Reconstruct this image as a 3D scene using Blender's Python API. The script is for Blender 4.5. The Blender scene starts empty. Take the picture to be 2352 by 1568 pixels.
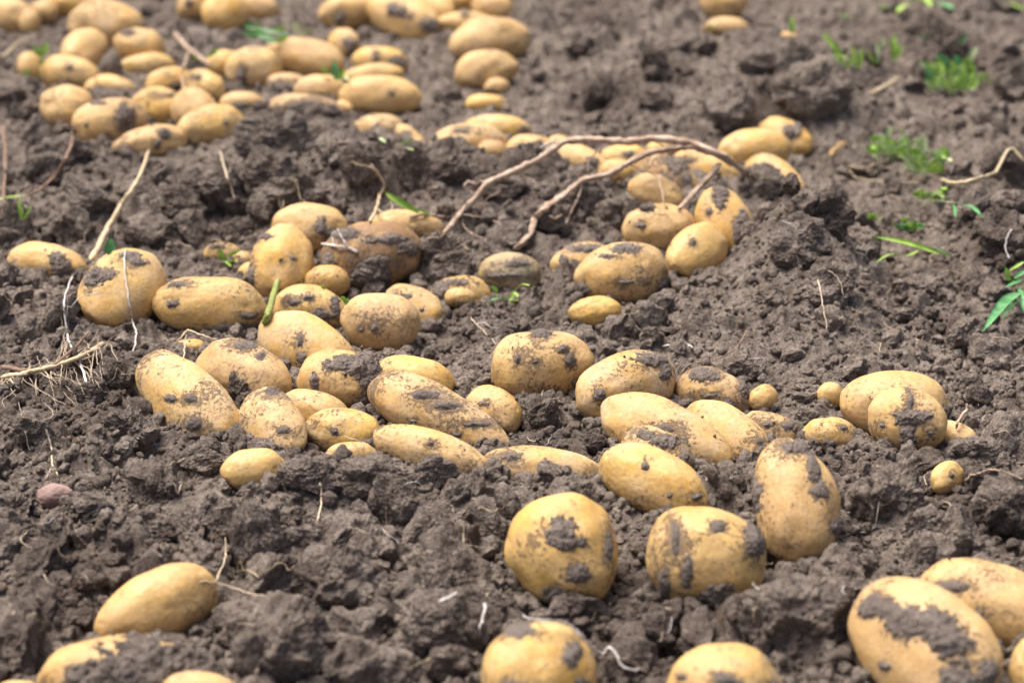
import bpy, math, random
import numpy as np
from mathutils import Vector

# ---------------------------------------------------------------- scene, camera, light
scn = bpy.context.scene
COL = scn.collection
LENS, PITCH, CAM_H = 97.0, math.radians(22.0), 0.94
cam_d = bpy.data.cameras.new('camera'); cam = bpy.data.objects.new('camera', cam_d); COL.objects.link(cam)
cam.location = (0, 0, CAM_H); cam.rotation_euler = (math.pi/2 - PITCH, 0, 0)
cam_d.lens = LENS; cam_d.sensor_width = 36; cam_d.clip_start = 0.05; cam_d.clip_end = 400
cam_d.dof.use_dof = True; cam_d.dof.focus_distance = 2.32; cam_d.dof.aperture_fstop = 5.6
scn.camera = cam

SUN_EL, SUN_AZ = math.radians(68), math.radians(-60)      # azimuth measured from +Y (away from camera) towards +X
world = bpy.data.worlds.new('World'); scn.world = world; world.use_nodes = True
wn = world.node_tree; bg = wn.nodes['Background']
sky = wn.nodes.new('ShaderNodeTexSky'); sky.sky_type = 'NISHITA'; sky.sun_disc = False
sky.sun_elevation = SUN_EL; sky.sun_rotation = SUN_AZ; sky.dust_density = 6.0; sky.air_density = 0.8; sky.ozone_density = 0.6
wn.links.new(sky.outputs[0], bg.inputs[0]); bg.inputs[1].default_value = 0.09
sun_d = bpy.data.lights.new('sun', 'SUN'); sun = bpy.data.objects.new('sun', sun_d); COL.objects.link(sun)
sun_d.energy = 2.8; sun_d.angle = math.radians(42); sun_d.color = (1.0, 0.95, 0.88)
sd = Vector((math.sin(SUN_AZ)*math.cos(SUN_EL), math.cos(SUN_AZ)*math.cos(SUN_EL), math.sin(SUN_EL)))
sun.rotation_euler = sd.to_track_quat('Z', 'Y').to_euler()
vs = scn.view_settings; vs.view_transform = 'Standard'; vs.look = 'None'; vs.gamma = 1; vs.exposure = 1.08
scn.cycles.use_denoising = True
scn.cycles.max_bounces = 6; scn.cycles.diffuse_bounces = 4

rnd = random.Random(7)
R = np.random.RandomState(11)

# ---------------------------------------------------------------- numpy noise
def _h(ix, iy, iz, s):
    h = (ix.astype(np.uint32)*np.uint32(374761393) + iy.astype(np.uint32)*np.uint32(668265263)
         + iz.astype(np.uint32)*np.uint32(2147483647) + np.uint32((s*974634777) & 0xffffffff))
    h = (h ^ (h >> np.uint32(13)))*np.uint32(1274126177)
    h = (h ^ (h >> np.uint32(16)))*np.uint32(2246822519)
    return h ^ (h >> np.uint32(15))
def noise3(p, s=0):
    p = np.asarray(p, dtype=np.float32); f = np.floor(p); i = f.astype(np.int64); t = p - f
    u = t*t*t*(t*(t*6-15)+10); out = 0
    for dx in (0, 1):
        wx = u[:, 0] if dx else 1-u[:, 0]
        for dy in (0, 1):
            wy = u[:, 1] if dy else 1-u[:, 1]
            for dz in (0, 1):
                wz = u[:, 2] if dz else 1-u[:, 2]
                h = _h(i[:, 0]+dx, i[:, 1]+dy, i[:, 2]+dz, s)
                g0 = (h & 1023).astype(np.float32)/511.5-1; g1 = ((h >> np.uint32(10)) & 1023).astype(np.float32)/511.5-1
                g2 = ((h >> np.uint32(20)) & 1023).astype(np.float32)/511.5-1
                out = out + wx*wy*wz*(g0*(t[:, 0]-dx)+g1*(t[:, 1]-dy)+g2*(t[:, 2]-dz))
    return out*1.3
def noise2(x, y, s=0):
    x = np.asarray(x, dtype=np.float32); y = np.asarray(y, dtype=np.float32)
    fx, fy = np.floor(x), np.floor(y); ix, iy = fx.astype(np.int64), fy.astype(np.int64); tx, ty = x-fx, y-fy
    ux, uy = tx*tx*tx*(tx*(tx*6-15)+10), ty*ty*ty*(ty*(ty*6-15)+10); out = 0; z = np.zeros_like(ix)
    for dx in (0, 1):
        wx = ux if dx else 1-ux
        for dy in (0, 1):
            wy = uy if dy else 1-uy
            h = _h(ix+dx, iy+dy, z, s)
            g0 = (h & 4095).astype(np.float32)/2047.5-1; g1 = ((h >> np.uint32(12)) & 4095).astype(np.float32)/2047.5-1
            out = out + wx*wy*(g0*(tx-dx)+g1*(ty-dy))
    return out*1.3
def fbm3(p, s=0, o=3, g=.5):
    r, a, f = 0, 1, 1
    for k in range(o): r = r + a*noise3(p*f+k*7.3, s+k); a *= g; f *= 2.03
    return r
def worley3(p, s=0):
    p = np.asarray(p, dtype=np.float32); i = np.floor(p).astype(np.int64); best = np.full(len(p), 9., np.float32)
    for dx in (-1, 0, 1):
        for dy in (-1, 0, 1):
            for dz in (-1, 0, 1):
                c = i+np.array([dx, dy, dz]); h = _h(c[:, 0], c[:, 1], c[:, 2], s)
                o = np.stack([(h & 1023), ((h >> np.uint32(10)) & 1023), ((h >> np.uint32(20)) & 1023)], 1)/1023.
                best = np.minimum(best, ((c+o-p)**2).sum(1))
    return np.sqrt(best)
def sstep(a, b, x):
    t = np.clip((x-a)/(b-a), 0, 1); return t*t*(3-2*t)

# ---------------------------------------------------------------- camera geometry (a ray through a point of a 2352 x 1568 picture)
FPX = 2352*LENS/36
C0 = np.array([0, 0, CAM_H]); RT = np.array([1., 0, 0])
UP = np.array([0, math.sin(PITCH), math.cos(PITCH)]); FW = np.array([0, math.cos(PITCH), -math.sin(PITCH)])
def ray(fx, fy): return RT*(fx-1176)/FPX - UP*(fy-784)/FPX + FW
def plane_pt(fx, fy, z=0.):
    d = ray(fx, fy); t = (z-CAM_H)/d[2]; return C0+d*t

# ---------------------------------------------------------------- relief of the field
MOUNDS = [  # picture x, picture y, radius across, radius in depth, height
 (850, 1120, .10, .055, .026), (1200, 1180, .12, .05, .008), (625, 345, .060, .07, .028), (690, 470, .17, .055, .026), (900, 420, .10, .10, .014),
 (1852, 640, .062, .11, .076), (1790, 770, .08, .10, .030), (2020, 640, .05, .09, -.02), (950, 470, .30, .10, .012), (1850, 190, .08, .14, .040), (1680, 240, .05, .08, .015), (2330, 590, .07, .10, .050),
 (60, 760, .09, .12, .016), (1230, 480, .14, .10, .018), (230, 480, .13, .12, .014), (1330, 30, .2, .2, .02), (2250, 1150, .2, .15, .012),
 (1850, 1400, .07, .05, .012), (500, 1250, .2, .1, .012), (300, 900, .03, .05, .01), (1250, 950, .05, .06, -.010), (700, 720, .2, .12, -.010),
 (1950, 430, .10, .2, -.015),
 (1240, 612, .022, .022, -.030), (1315, 965, .014, .016, -.022), (1772, 1290, .012, .016, -.03), (80, 1500, .014, .02, -.03), (300, 1045, .03, .018, -.016),
 (680, 1225, .03, .012, -.018), (1480, 620, .02, .02, -.02), (1760, 300, .05, .03, -.03), (640, 420, .05, .02, -.03), (1900, 330, .06, .04, -.02)]
MW = [(plane_pt(a, b), sx, sy, h) for a, b, sx, sy, h in MOUNDS]
def H0(x, y):
    x = np.atleast_1d(np.asarray(x, float)); y = np.atleast_1d(np.asarray(y, float)); z = np.zeros_like(x)
    for c, sx, sy, h in MW: z += h*np.exp(-((x-c[0])/sx)**2-((y-c[1])/sy)**2)
    return z+.010*noise2(x*4.1, y*3.1, 3)+.006*noise2(x*9, y*8, 5)

# ---------------------------------------------------------------- the potatoes
# picture x, y, half length, half width, angle (deg, anticlockwise), options, label
# options: t taper towards the right end, k bend, l how far the soil lies below the centre, c dust / speckle / brown, m mud patches (dx, dy, rx, ry)
P = []
def po(x, y, a, b, g, label, **o): P.append(dict(x=x, y=y, a=a, b=b, g=g, label=label, **o))
D_, S_, B_ = .3, .3, .0
po(361,1394,137,82,22,'clean golden potato lying alone among clods at lower left',t=-.13,c=(.05,.2,.1),l=.6)
po(290,1560,200,100,0,'long potato almost coated in wet grey mud at the bottom left',c=(.3,.5,.2),l=.5,m=[(60,-30,135,62),(-60,0,70,50),(150,-10,90,70),(20,30,180,50)])
po(462,1622,105,78,0,'pale tan potato cut off by the bottom edge, before the mud coated one',c=(.5,.3,.1),l=.5)
po(30,1640,90,76,0,'potato only just showing in the bottom left corner',c=(.4,.3,.1),l=.5)
po(1297,1268,132,120,-68,'round golden potato with a flat grey mud flake on its brow',t=.16,c=(.15,.3,.0),l=.75,m=[(-8,-52,40,34),(2,-30,48,18),(28,42,26,22),(-20,92,34,22),(100,-20,10,32)])
po(1622,1283,134,117,-5,'round potato with split bark-like streaks down its left side',c=(.2,.45,.1),l=.75,m=[(108,-48,26,44),(-75,-50,10,34),(-52,28,12,48),(18,90,46,38),(20,-80,20,14),(-100,70,14,50)])
po(1824,1152,141,93,-81,'tall waisted potato standing on end at right of the foreground',k=-.12,c=(.25,.35,.0),l=.85,m=[(40,-78,16,34),(52,-30,18,20),(94,52,22,20),(-92,-20,14,40),(12,-125,42,14)])
po(1238,1556,128,124,20,'round potato in the bottom middle with earth behind its crown',c=(.25,.25,.0),l=.7,m=[(75,-62,22,28),(-60,15,38,20),(98,5,16,16),(-45,-112,40,16)])
po(1665,1592,132,112,0,'potato at the bottom edge with a curled grey mud mark',c=(.25,.3,.0),l=.7,m=[(-5,-42,30,18),(20,-22,14,30),(-100,-45,12,10),(110,-20,14,20)])
po(2122,1482,165,135,-42,'big potato at lower right splashed with thick wet mud',t=-.05,c=(.3,.35,.05),l=.7,m=[(-20,-58,85,36),(-110,-90,44,28),(35,-30,55,38),(50,80,42,62),(122,46,26,28),(-95,40,12,12),(60,-18,14,12)])
po(2268,1392,156,100,-22,'speckled potato tucked behind the big mud splashed one',c=(.3,.6,.0),l=.55,m=[(-90,-50,40,14),(-35,10,12,10),(-60,60,12,14)])
po(2392,1545,72,88,0,'potato cut off by the right edge at the lower corner',c=(.2,.2,.0),l=.6)
po(583,1080,73,49,5,'small clean yellow potato alone in front of the left row',t=-.05,c=(.0,.12,.0),l=.55)
po(429,918,146,78,-38,'big long tan potato sloping down at the left end of the row',t=-.05,k=.08,c=(.75,.65,.0),l=.45,m=[(18,-5,16,10),(28,52,24,14),(-30,-5,18,8)])
po(561,862,114,72,-24,'sandy speckled potato behind the dark upright lump of earth',c=(.8,.9,.15),l=.5,m=[(0,-70,30,10),(40,-45,10,10)])
po(704,801,121,74,-24,'smooth pear shaped tan potato leaning down to the right',t=.15,k=.04,c=(.7,.3,.05),l=.6,m=[(-10,-20,8,14),(-4,22,12,18)])
po(626,975,89,68,-48,'speckled potato right of the dark lump, its foot in the soil',c=(.7,.8,.1),l=.45,m=[(0,-80,34,10),(30,10,18,8)])
po(722,948,84,50,-16,'pale potato showing only its speckled back behind two others',c=(.8,.6,.0),l=.4)
po(790,995,92,56,-12,'cream potato with a dark eye, left of the long knobbly one',c=(.7,.5,.0),l=.4,m=[(-18,-5,12,10)])
po(808,1044,56,30,0,'sliver of a pale potato showing above the soil heap',c=(.7,.1,.0),l=.1)
po(785,877,101,70,-4,'potato with a brown earth-stained shoulder in the middle of the row',c=(.25,.6,.15),l=.6,m=[(52,-36,40,28),(70,0,26,20),(10,-42,50,18),(-60,-2,10,22),(60,46,28,14)])
po(945,874,96,56,-8,'plain yellow potato peeping from behind the stained one',c=(.2,.5,.0),l=.5)
po(873,742,91,67,-8,'rounded dusty potato resting on top of the pear shaped one',c=(.7,.6,.1),l=.9,m=[(-10,10,8,8),(-40,15,6,6)])
po(950,707,72,48,-32,'brownish potato behind the rounded dusty one',c=(.6,.5,.35),l=.6,m=[(-28,-26,24,8),(20,5,6,6)])
po(711,714,85,58,-8,'potato spotted with dried mud beside the green stem',c=(.35,.4,.0),l=.65,m=[(0,-30,12,8),(34,8,22,14),(-34,-20,16,8),(60,-6,12,24)])
po(481,705,127,69,-3,'large smooth oblong potato in the left of the pile',c=(.15,.25,.0),l=.7,m=[(-80,-8,16,10),(-70,-52,22,8),(60,50,60,12),(-20,60,50,8),(95,20,20,8)])
po(283,663,97,84,52,'big upright potato with mud patches and a white root across it',c=(.55,.35,.0),l=.75,m=[(-55,-22,26,26),(-30,-30,18,12),(35,-62,22,12),(15,-76,30,10)])
po(113,612,98,49,-10,'potato half sunk in the soil at the left edge, mud down its middle',t=.12,c=(.4,.3,.0),l=.15,m=[(25,-18,22,20),(38,10,20,34),(-50,25,26,14),(74,22,20,14)])
po(647,605,88,71,80,'upright egg shaped yellow potato at the top of the left pile',t=.08,c=(.3,.45,.0),l=.9,m=[(-42,-62,24,8),(30,-10,8,6),(-8,70,10,8),(-68,30,10,30)])
po(712,527,86,59,0,'pale potato behind the upright egg shaped one',c=(.3,.2,.0),l=.7,m=[(30,-6,14,20),(48,12,12,16)])
po(852,590,116,80,12,'large dark earth-stained potato on top of the left pile',c=(.25,.6,1.0),l=.9,m=[(0,48,40,42),(45,-38,55,12),(88,-20,24,18),(-60,-52,34,14),(-95,20,18,34),(20,10,30,10)])
po(930,525,86,42,0,'pale back of a potato behind the dark stained one',c=(.6,.3,.1),l=.2)
po(510,584,43,27,0,'little half buried potato with a green sprout in front of it',c=(.5,.3,.1),l=.2,m=[(-10,-18,20,7)])
po(556,602,25,25,0,'tiny muddy potato beside the upright egg shaped one',c=(.5,.5,.3),l=.3,m=[(0,4,16,12)])
po(572,632,26,30,0,'small bit of yellow potato between the oblong and the egg shaped ones',c=(.2,.5,.1),l=.3)
po(752,648,52,38,0,'shaded potato deep in the gap under the dark stained one',c=(.0,.4,.3),l=.5)
po(1170,627,71,46,-4,'greyish greened potato alone in the middle of the field',c=(1.,.8,.2),l=.6,m=[(20,-22,30,9),(-30,8,26,7),(10,5,24,6)],green=1)
po(1058,679,68,43,0,'yellow potato with an earth-caked left half, behind a marble sized one',c=(.3,.4,.1),l=.5,m=[(-44,0,26,34),(-15,-30,30,9)])
po(1057,684,34,23,0,'tiny yellow potato holding a crumb of soil against its front',c=(.0,.2,.0),l=.9,m=[(4,17,12,6)])
po(1338,604,72,46,8,'potato in the shade left of a large mud flecked one',c=(.4,.4,.0),l=.5,m=[(10,-32,50,9),(20,20,14,8)])
po(1427,631,107,72,8,'large oblong potato with a curled mud flake on top, right of centre',c=(.4,.55,.15),l=.75,m=[(8,-58,34,12),(-38,-42,24,6),(-92,38,14,22),(95,30,14,26),(10,18,18,5)])
po(1367,717,61,35,3,'small smooth bright yellow potato in front of the mud flecked one',c=(.0,.1,.0),l=.7)
po(1515,528,84,58,0,'pale potato with a small clod stuck on its left shoulder',c=(.5,.5,.0),l=.7,m=[(-30,-52,18,12),(-48,-8,12,9)])
po(1600,579,76,58,35,'clean yellow potato leaning right, with a dimple at its end',c=(.1,.2,.0),l=.65,m=[(-12,-20,7,10)])
po(1663,508,82,62,-72,'upright potato with earth on its tip and down its right side',t=-.1,c=(.2,.35,.0),l=.8,m=[(-8,-62,20,18),(-14,-38,12,16),(38,-2,18,22),(26,34,10,34),(-36,-22,8,8)])
po(1507,446,64,42,-25,'smooth yellow potato under the forked dry stalk',t=.1,c=(.3,.2,.0),l=.75)
po(1079,336,81,46,0,'pale potato at the left end of the cluster behind the dry stalk',c=(.7,.5,.0),l=.3,m=[(-20,-32,24,6)])
po(1131,350,33,25,0,'small brown potato pressed against the cluster end',c=(.3,.3,.5),l=.5)
po(1143,297,67,31,-4,'cream potato lying behind the end of the cluster',c=(.6,.3,.0),l=.5,m=[(-35,8,14,6),(60,6,10,12)])
po(1220,346,52,34,0,'cream potato where the dry stalk begins to rise',c=(.6,.4,.0),l=.3,m=[(-20,-8,6,4)])
po(1288,337,32,23,0,'small pale potato just behind the stalk',c=(.5,.2,.0),l=.3)
po(1335,374,64,34,-22,'pale potato with two black mud spots beneath the arching stalk',c=(.4,.3,.0),l=.2,m=[(25,0,16,12),(8,14,26,10)])
po(1436,364,50,30,-5,'cream potato in the middle of the cluster beneath the stalk',c=(.5,.2,.0),l=.5,m=[(8,-8,14,8)])
po(1416,398,38,29,0,'small yellow potato in front of the cream one under the stalk',c=(.2,.2,.0),l=.4)
po(1528,403,80,44,-30,'earth blackened potato in the thick of the cluster under the stalk',c=(.5,.7,.4),l=.6,m=[(28,-26,30,22),(-5,10,18,12),(45,10,12,18)])
po(1622,390,72,42,-20,'pinkish pale potato right of the earth blackened one',c=(.7,.5,.1),l=.4,m=[(-40,-20,10,6)])
po(1518,347,33,20,0,'small pale potato seen between the two branches of the stalk',c=(.4,.2,.0),l=.5)
po(1734,348,76,47,5,'plump pale potato at the right end of the cluster behind the stalk',c=(.35,.4,.0),l=.6)
po(1804,317,57,38,-28,'farthest right potato of the cluster, dark mud on its shoulder',c=(.2,.4,.1),l=.7,m=[(10,-10,18,20),(25,-24,12,14)])
po(1780,412,72,46,-38,'tan potato sheltering behind a broad clod, right of the cluster',c=(.6,.3,.1),l=.4)
po(812,27,70,42,5,'large oblong potato at the top edge, left of a spotted one',c=(.2,.4,.0),l=.7,m=[(-28,20,10,14)])
po(926,38,80,50,-28,'big spotted potato with black mud at its lower end, near the top',c=(.2,.3,.0),l=.7,m=[(-2,-5,16,14),(18,6,7,6),(60,26,20,18),(-25,-12,14,16)])
po(992,12,54,38,-40,'smooth yellow potato behind the spotted one at the top edge',c=(.2,.2,.0),l=.6)
po(1056,2,45,32,0,'yellow potato cut off by the top edge above the piled ones',c=(.2,.2,.0),l=.7)
po(1132,18,44,32,-15,'pinkish tan potato at the right end of the top heap',c=(.8,.3,.2),l=.6)
po(1068,56,62,25,0,'flat pale potato at the foot of the top heap',c=(.4,.4,.0),l=.3,m=[(0,-20,10,5)])
po(1125,99,84,51,8,'large round dusty potato at the right of the far heaps',c=(.8,.9,.1),l=.6)
po(1117,164,66,43,10,'plain yellow potato in front of the large dusty one',c=(.3,.3,.0),l=.6)
po(1142,201,27,19,0,'small tan potato at the foot of the plain yellow one',c=(.6,.3,.1),l=.5)
po(1117,241,42,23,-3,'little bright yellow potato alone below the far heap',c=(.05,.2,.0),l=.6)
po(994,175,20,18,0,'small round potato alone left of the plain yellow one',c=(.6,.4,.1),l=.5,m=[(14,4,10,14)])
po(874,222,85,43,-4,'smooth oblong potato with one black spot, front right of the far left heap',c=(.1,.1,.0),l=.7,m=[(26,-4,7,6)])
po(872,142,58,31,-5,'mud striped potato behind the black spotted oblong one',c=(.5,.4,.0),l=.4,m=[(-8,-5,7,14),(40,4,20,14)])
po(856,176,64,26,8,'narrow cream potato just behind the black spotted oblong one',c=(.3,.1,.0),l=.5)
po(790,98,34,29,-30,'small potato with a muddy right side near the green sprout',c=(.5,.3,.1),l=.6,m=[(14,8,16,18)])
po(868,300,54,35,0,'speckled cream potato half hidden by crumbs, below the oblong one',c=(.6,.7,.0),l=.2)
po(943,322,44,22,-48,'narrow mud streaked potato beside a small green leaf',c=(.6,.6,.2),l=.3,m=[(-8,0,14,18)])
po(790,246,22,14,-20,'tiny white potato beside the oblong one',c=(.4,.0,.0),l=.4)
po(28,40,52,38,-10,'pale potato at the top left corner edge',c=(.3,.4,.0),l=.6)
po(70,54,24,31,0,'stub of a yellow potato against the top left one',c=(.1,.2,.1),l=.4)
po(100,30,32,28,0,'small brown tinged potato in the top left corner',c=(.6,.4,.2),l=.6)
po(180,6,58,38,0,'golden potato cut off by the top edge at left',c=(.05,.1,.0),l=.7)
po(245,60,78,54,-10,'largest dusty potato of the far left heap',c=(.8,.8,.1),l=.7)
po(196,113,46,43,50,'pale round potato in front of the largest dusty one',c=(.3,.3,.0),l=.7)
po(320,104,54,35,-8,'potato with a green patch on its side, far left heap',c=(.2,.2,.0),l=.9,m=[(-25,-28,20,8)],green=2)
po(337,152,57,26,5,'pinkish tan potato underneath the green patched one',c=(.8,.1,.15),l=.4)
po(162,172,63,39,-10,'potato with one dark spot on top, left side of the far left heap',c=(.3,.2,.0),l=.6,m=[(5,-14,8,6)])
po(207,205,16,24,-20,'bit of a potato wedged right of the dark spotted one',c=(.5,.4,.1),l=.3)
po(72,157,27,33,20,'small yellow potato behind a light green seedling',c=(.1,.2,.1),l=.5)
po(154,247,46,55,90,'upright cream potato at the left edge of the far left heap',c=(.3,.3,.0),l=.8)
po(264,200,50,23,-15,'low cream potato nearly covered by soil inside the far left heap',c=(.4,.1,.0),l=-.1)
po(388,192,48,33,10,'yellow potato beneath the thin upright twig',c=(.3,.3,.0),l=.5,m=[(20,10,8,10)])
po(468,200,47,34,-20,'yellow potato with a mud blob, right of the thin upright twig',c=(.2,.3,.0),l=.5,m=[(-12,-20,14,8)])
po(358,250,57,45,-5,'pale yellow potato with a dark dash on top, middle of the far left heap',c=(.2,.4,.0),l=.6,m=[(30,-28,18,4),(-20,25,14,8),(-5,38,22,14)])
po(254,283,76,52,10,'large potato with mud on its right side, front of the far left heap',c=(.4,.5,.0),l=.75,m=[(38,-10,22,28),(52,25,14,18),(-20,-44,20,6),(-48,8,6,5),(0,40,8,12)])
po(449,256,56,43,-32,'brown tinged pointed potato in the front of the far left heap',c=(.6,.3,.35),l=.6)
po(487,293,68,45,12,'smooth tan potato leaning on the dark mound of earth',c=(.6,.2,.1),l=.7,m=[(36,-10,5,5)])
po(345,330,74,36,8,'bright cream potato lowest in the far left heap',c=(.2,.3,.0),l=.5,m=[(34,-22,16,12),(20,2,8,10),(-50,14,12,6)])
po(408,322,24,24,0,'scrap of a pale potato between two larger ones in the heap front',c=(.4,.3,.0),l=.4)
po(583,160,58,48,0,'big round cream potato in the back middle of the far left heap',c=(.7,.4,.0),l=.6,m=[(-24,20,14,24)])
po(519,148,41,29,10,'golden potato behind the big round cream one',c=(.05,.1,.0),l=.6)
po(709,135,75,43,-14,'large tan potato next to the leafy green sprout',c=(.5,.3,.15),l=.7)
po(632,112,21,12,0,'little piece of potato on top between two larger ones',c=(.4,.3,.1),l=.9)
po(735,209,55,33,0,'cream potato with a mud chip at its foot, left of the oblong one',c=(.4,.2,.0),l=.5,m=[(22,20,18,8)])
po(558,241,47,27,0,'pale potato with a muddy hollow behind the dark mound',c=(.3,.3,.1),l=.4,m=[(-2,8,16,12)])
po(660,197,46,26,-5,'soil covered potato in the middle of the far heap',c=(.8,.9,.1),l=.1,m=[(-10,6,30,16),(24,4,14,14)])
po(705,252,80,31,-8,'long mud crusted potato beside the dark mound',c=(.7,.8,.2),l=.2,m=[(0,0,50,16),(50,8,28,16)])
po(448,14,38,37,0,'cream potato with a black spot at the top edge',c=(.3,.4,.0),l=.6,m=[(-10,-2,9,8)])
po(518,30,45,43,30,'golden round potato at the top, in front of a pinkish end',c=(.1,.1,.0),l=.7)
po(590,16,50,32,-18,'tan potato tapering right behind the golden round one',t=.15,c=(.6,.3,.1),l=.6)
po(318,-8,26,12,0,'edge of an orange yellow potato at the top border',c=(.0,.1,.0),l=.5)
po(1662,6,48,36,0,'yellow potato at the top edge, right half of the field',c=(.3,.3,.0),l=.8)
po(1668,64,47,22,0,'flat pale potato just below the top right yellow one',c=(.4,.4,.0),l=.2)
po(1815,86,22,11,-22,'small orange potato on the ridge beside a blade of grass',c=(.2,.1,.0),l=.3)
po(1922,344,26,9,45,'small thin curved potato alone on the bare soil at right',k=-.25,c=(.2,.1,.1),l=.5)
po(1247,840,117,80,4,'large blotchy yellow potato right of the gap in the row',c=(.35,.8,.0),l=.7,m=[(-5,-74,26,12),(-58,-18,8,12),(48,-38,14,10),(62,-14,12,16),(-18,-10,6,5),(20,68,18,12),(74,40,12,10)])
po(1438,892,118,80,22,'big dusty tan potato with crumbs along its top right',c=(.8,.8,.05),l=.55,m=[(60,-66,44,16),(92,-40,16,20),(-62,14,14,18),(100,40,10,12)])
po(1636,907,85,60,-16,'earthy brown speckled potato, farthest back of the right group',c=(.85,1.,.35),l=.45,m=[(-20,-46,34,14),(70,-18,14,24),(30,22,16,12),(-10,0,22,6)])
po(1524,1002,154,78,-26,'largest tan potato of the right group, curving over its neighbours',k=.05,c=(.8,.5,.05),l=.5,m=[(28,12,26,12),(-8,-20,30,10),(60,50,20,10)])
po(1668,998,102,62,-36,'cream potato lying against the largest tan one',c=(.6,.8,.0),l=.4,m=[(70,14,10,8)])
po(1770,990,69,42,-14,'small speckled potato at the right foot of the right group',c=(.6,.8,.1),l=.3,m=[(-10,-16,14,6),(45,-14,26,12)])
po(1753,915,34,30,20,'small round golden potato standing behind the right group',c=(.0,.15,.0),l=.7)
po(1906,908,30,30,0,'round marble sized potato with rootlets, left of the big oval one',c=(.3,.3,.1),l=.6)
po(1906,1000,61,42,-5,'plain tan potato between the right group and the big oval one',c=(.75,.5,.05),l=.35,m=[(28,-18,8,5)])
po(2052,930,121,79,-4,'big oval yellow potato standing at far right of the row',c=(.35,.5,.0),l=.7,m=[(108,20,12,24),(-58,-8,6,10),(-30,20,18,10)])
po(2083,966,88,73,-18,'potato with a thick dark clot of earth on its face',c=(.4,.4,.0),l=.8,m=[(0,-8,36,22),(-6,28,18,30),(26,-14,24,12),(0,-46,8,26),(-62,10,6,6),(44,26,6,5)])
po(2190,1006,52,38,-24,'tan potato half hidden at the right of the earth clotted one',c=(.7,.5,.0),l=.35)
po(2175,1098,42,36,28,'small orange potato still on its thin runner, at far right',c=(.1,.3,.0),l=.7,m=[(6,-8,8,8)])
po(1508,1046,84,62,-26,'mud speckled potato between the largest tan one and a bright one',c=(.6,.9,.1),l=.5,m=[(20,-34,30,18),(-30,-48,20,10),(60,0,10,14)])
po(1497,1104,124,72,-24,'bright yellow potato in front of the right group',c=(.3,.35,.0),l=.65,m=[(-18,-36,10,10),(36,30,7,7),(98,32,12,8)])
po(1246,1082,140,56,-4,'long sandy potato lying low in front of the gap',c=(.9,1.,.05),l=.2,m=[(-70,-34,24,8),(70,20,40,12),(10,-20,8,6)])
po(990,1040,136,51,-17,'long smooth pale potato dipping into the soil heap',t=.05,c=(.6,.4,.0),l=.35,m=[(0,-24,8,6)])
po(1010,956,176,64,-25,'long knobbly tan potato across the middle of the row',t=.2,c=(.85,.7,.05),l=.5,m=[(20,-26,40,8),(-30,-50,36,10),(86,16,34,6),(-60,10,8,6),(40,40,10,6)])
po(1130,950,68,60,-20,'yellow potato behind the knobbly one, against the upright clod',c=(.4,.6,.0),l=.5,m=[(-20,-24,16,5),(10,20,6,5)])
po(437,800,38,21,0,'top of a yellow potato showing beneath the forked rootlet',c=(.1,.1,.0),l=.1)
OVER = {('rounded dusty', 'smooth pear'), ('potato with a green patch', 'pinkish tan potato underneath'), ('large dark earth', 'pale back of a'),
        ('tiny yellow potato holding', 'yellow potato with an earth')}

DIRS = R.normal(size=(260, 3)); DIRS /= np.linalg.norm(DIRS, axis=1)[:, None]
PXM = 1/FPX
for p in P:
    _g = 1.13 if p['y'] < 400 and p['a'] > 24 else 1.03
    p['a'] *= _g; p['b'] *= _g
    p['d'] = ray(p['x'], p['y']); p['l'] = p.get('l', .5)
    ts = np.linspace(1.6, 5.2, 3601)
    X = C0[None]+p['d'][None]*ts[:, None]
    rz = p['b']*ts*PXM
    g = X[:, 2]-H0(X[:, 0], X[:, 1])-p['l']*rz
    k = np.argmax(g < 0); p['t0'] = p['t'] if False else ts[k]; p['tt'] = ts[k]
    p['off'] = 0.
def setL(p):
    t = p['tt']; s = t*PXM; th = math.radians(p['g']); a, b = p['a']*s, p['b']*s
    lean = .9*min(1., .11/max(a*1.3, .01)); 
    if abs(p['g']) > 60: lean = .25
    M = a*(math.cos(th)*RT+math.sin(th)*UP+lean*math.sin(th)*FW)
    N = b*(-math.sin(th)*RT+math.cos(th)*UP)
    K = FW*min(b, a)*.92
    p['L'] = np.stack([M, N, K], 1); p['c3'] = C0+p['d']*t
    S = p['L']@p['L'].T; p['S'] = S; p['rz'] = math.sqrt(S[2, 2]); p['Si'] = np.linalg.inv(S)
for p in P: setL(p)
def front(p, q):   # does p hide q
    for u, v in OVER:
        if p['label'].startswith(u) and q['label'].startswith(v): return True
        if q['label'].startswith(u) and p['label'].startswith(v): return False
    return p['y'] > q['y']
for it in range(60):
    mx = 0
    for i in range(len(P)):
        for j in range(i+1, len(P)):
            p, q = P[i], P[j]; dv = q['c3']-p['c3']
            if abs(dv[0]) > .2 or abs(dv[1]) > .35: continue
            D = np.concatenate([DIRS, (dv/max(np.linalg.norm(dv), 1e-6))[None]])
            sep = (D@dv-np.linalg.norm(D@p['L'], axis=1)-np.linalg.norm(D@q['L'], axis=1)).max()
            tol = -.10*min(p['rz'], q['rz'])
            if sep < tol:
                pen = (tol-sep); mx = max(mx, pen); f = front(p, q)
                st = pen*.55
                (p if f else q)['tt'] -= st; (q if f else p)['tt'] += st
                setL(p); setL(q)
    for p in P:   # pull gently back to the ground
        p['tt'] += .02*(p['t0']-p['tt']); setL(p)
print('potatoes', len(P), 'worst overlap left mm', round(mx*1000, 1), 'max shift mm', round(max(abs(p['tt']-p['t0']) for p in P)*1000))

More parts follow.
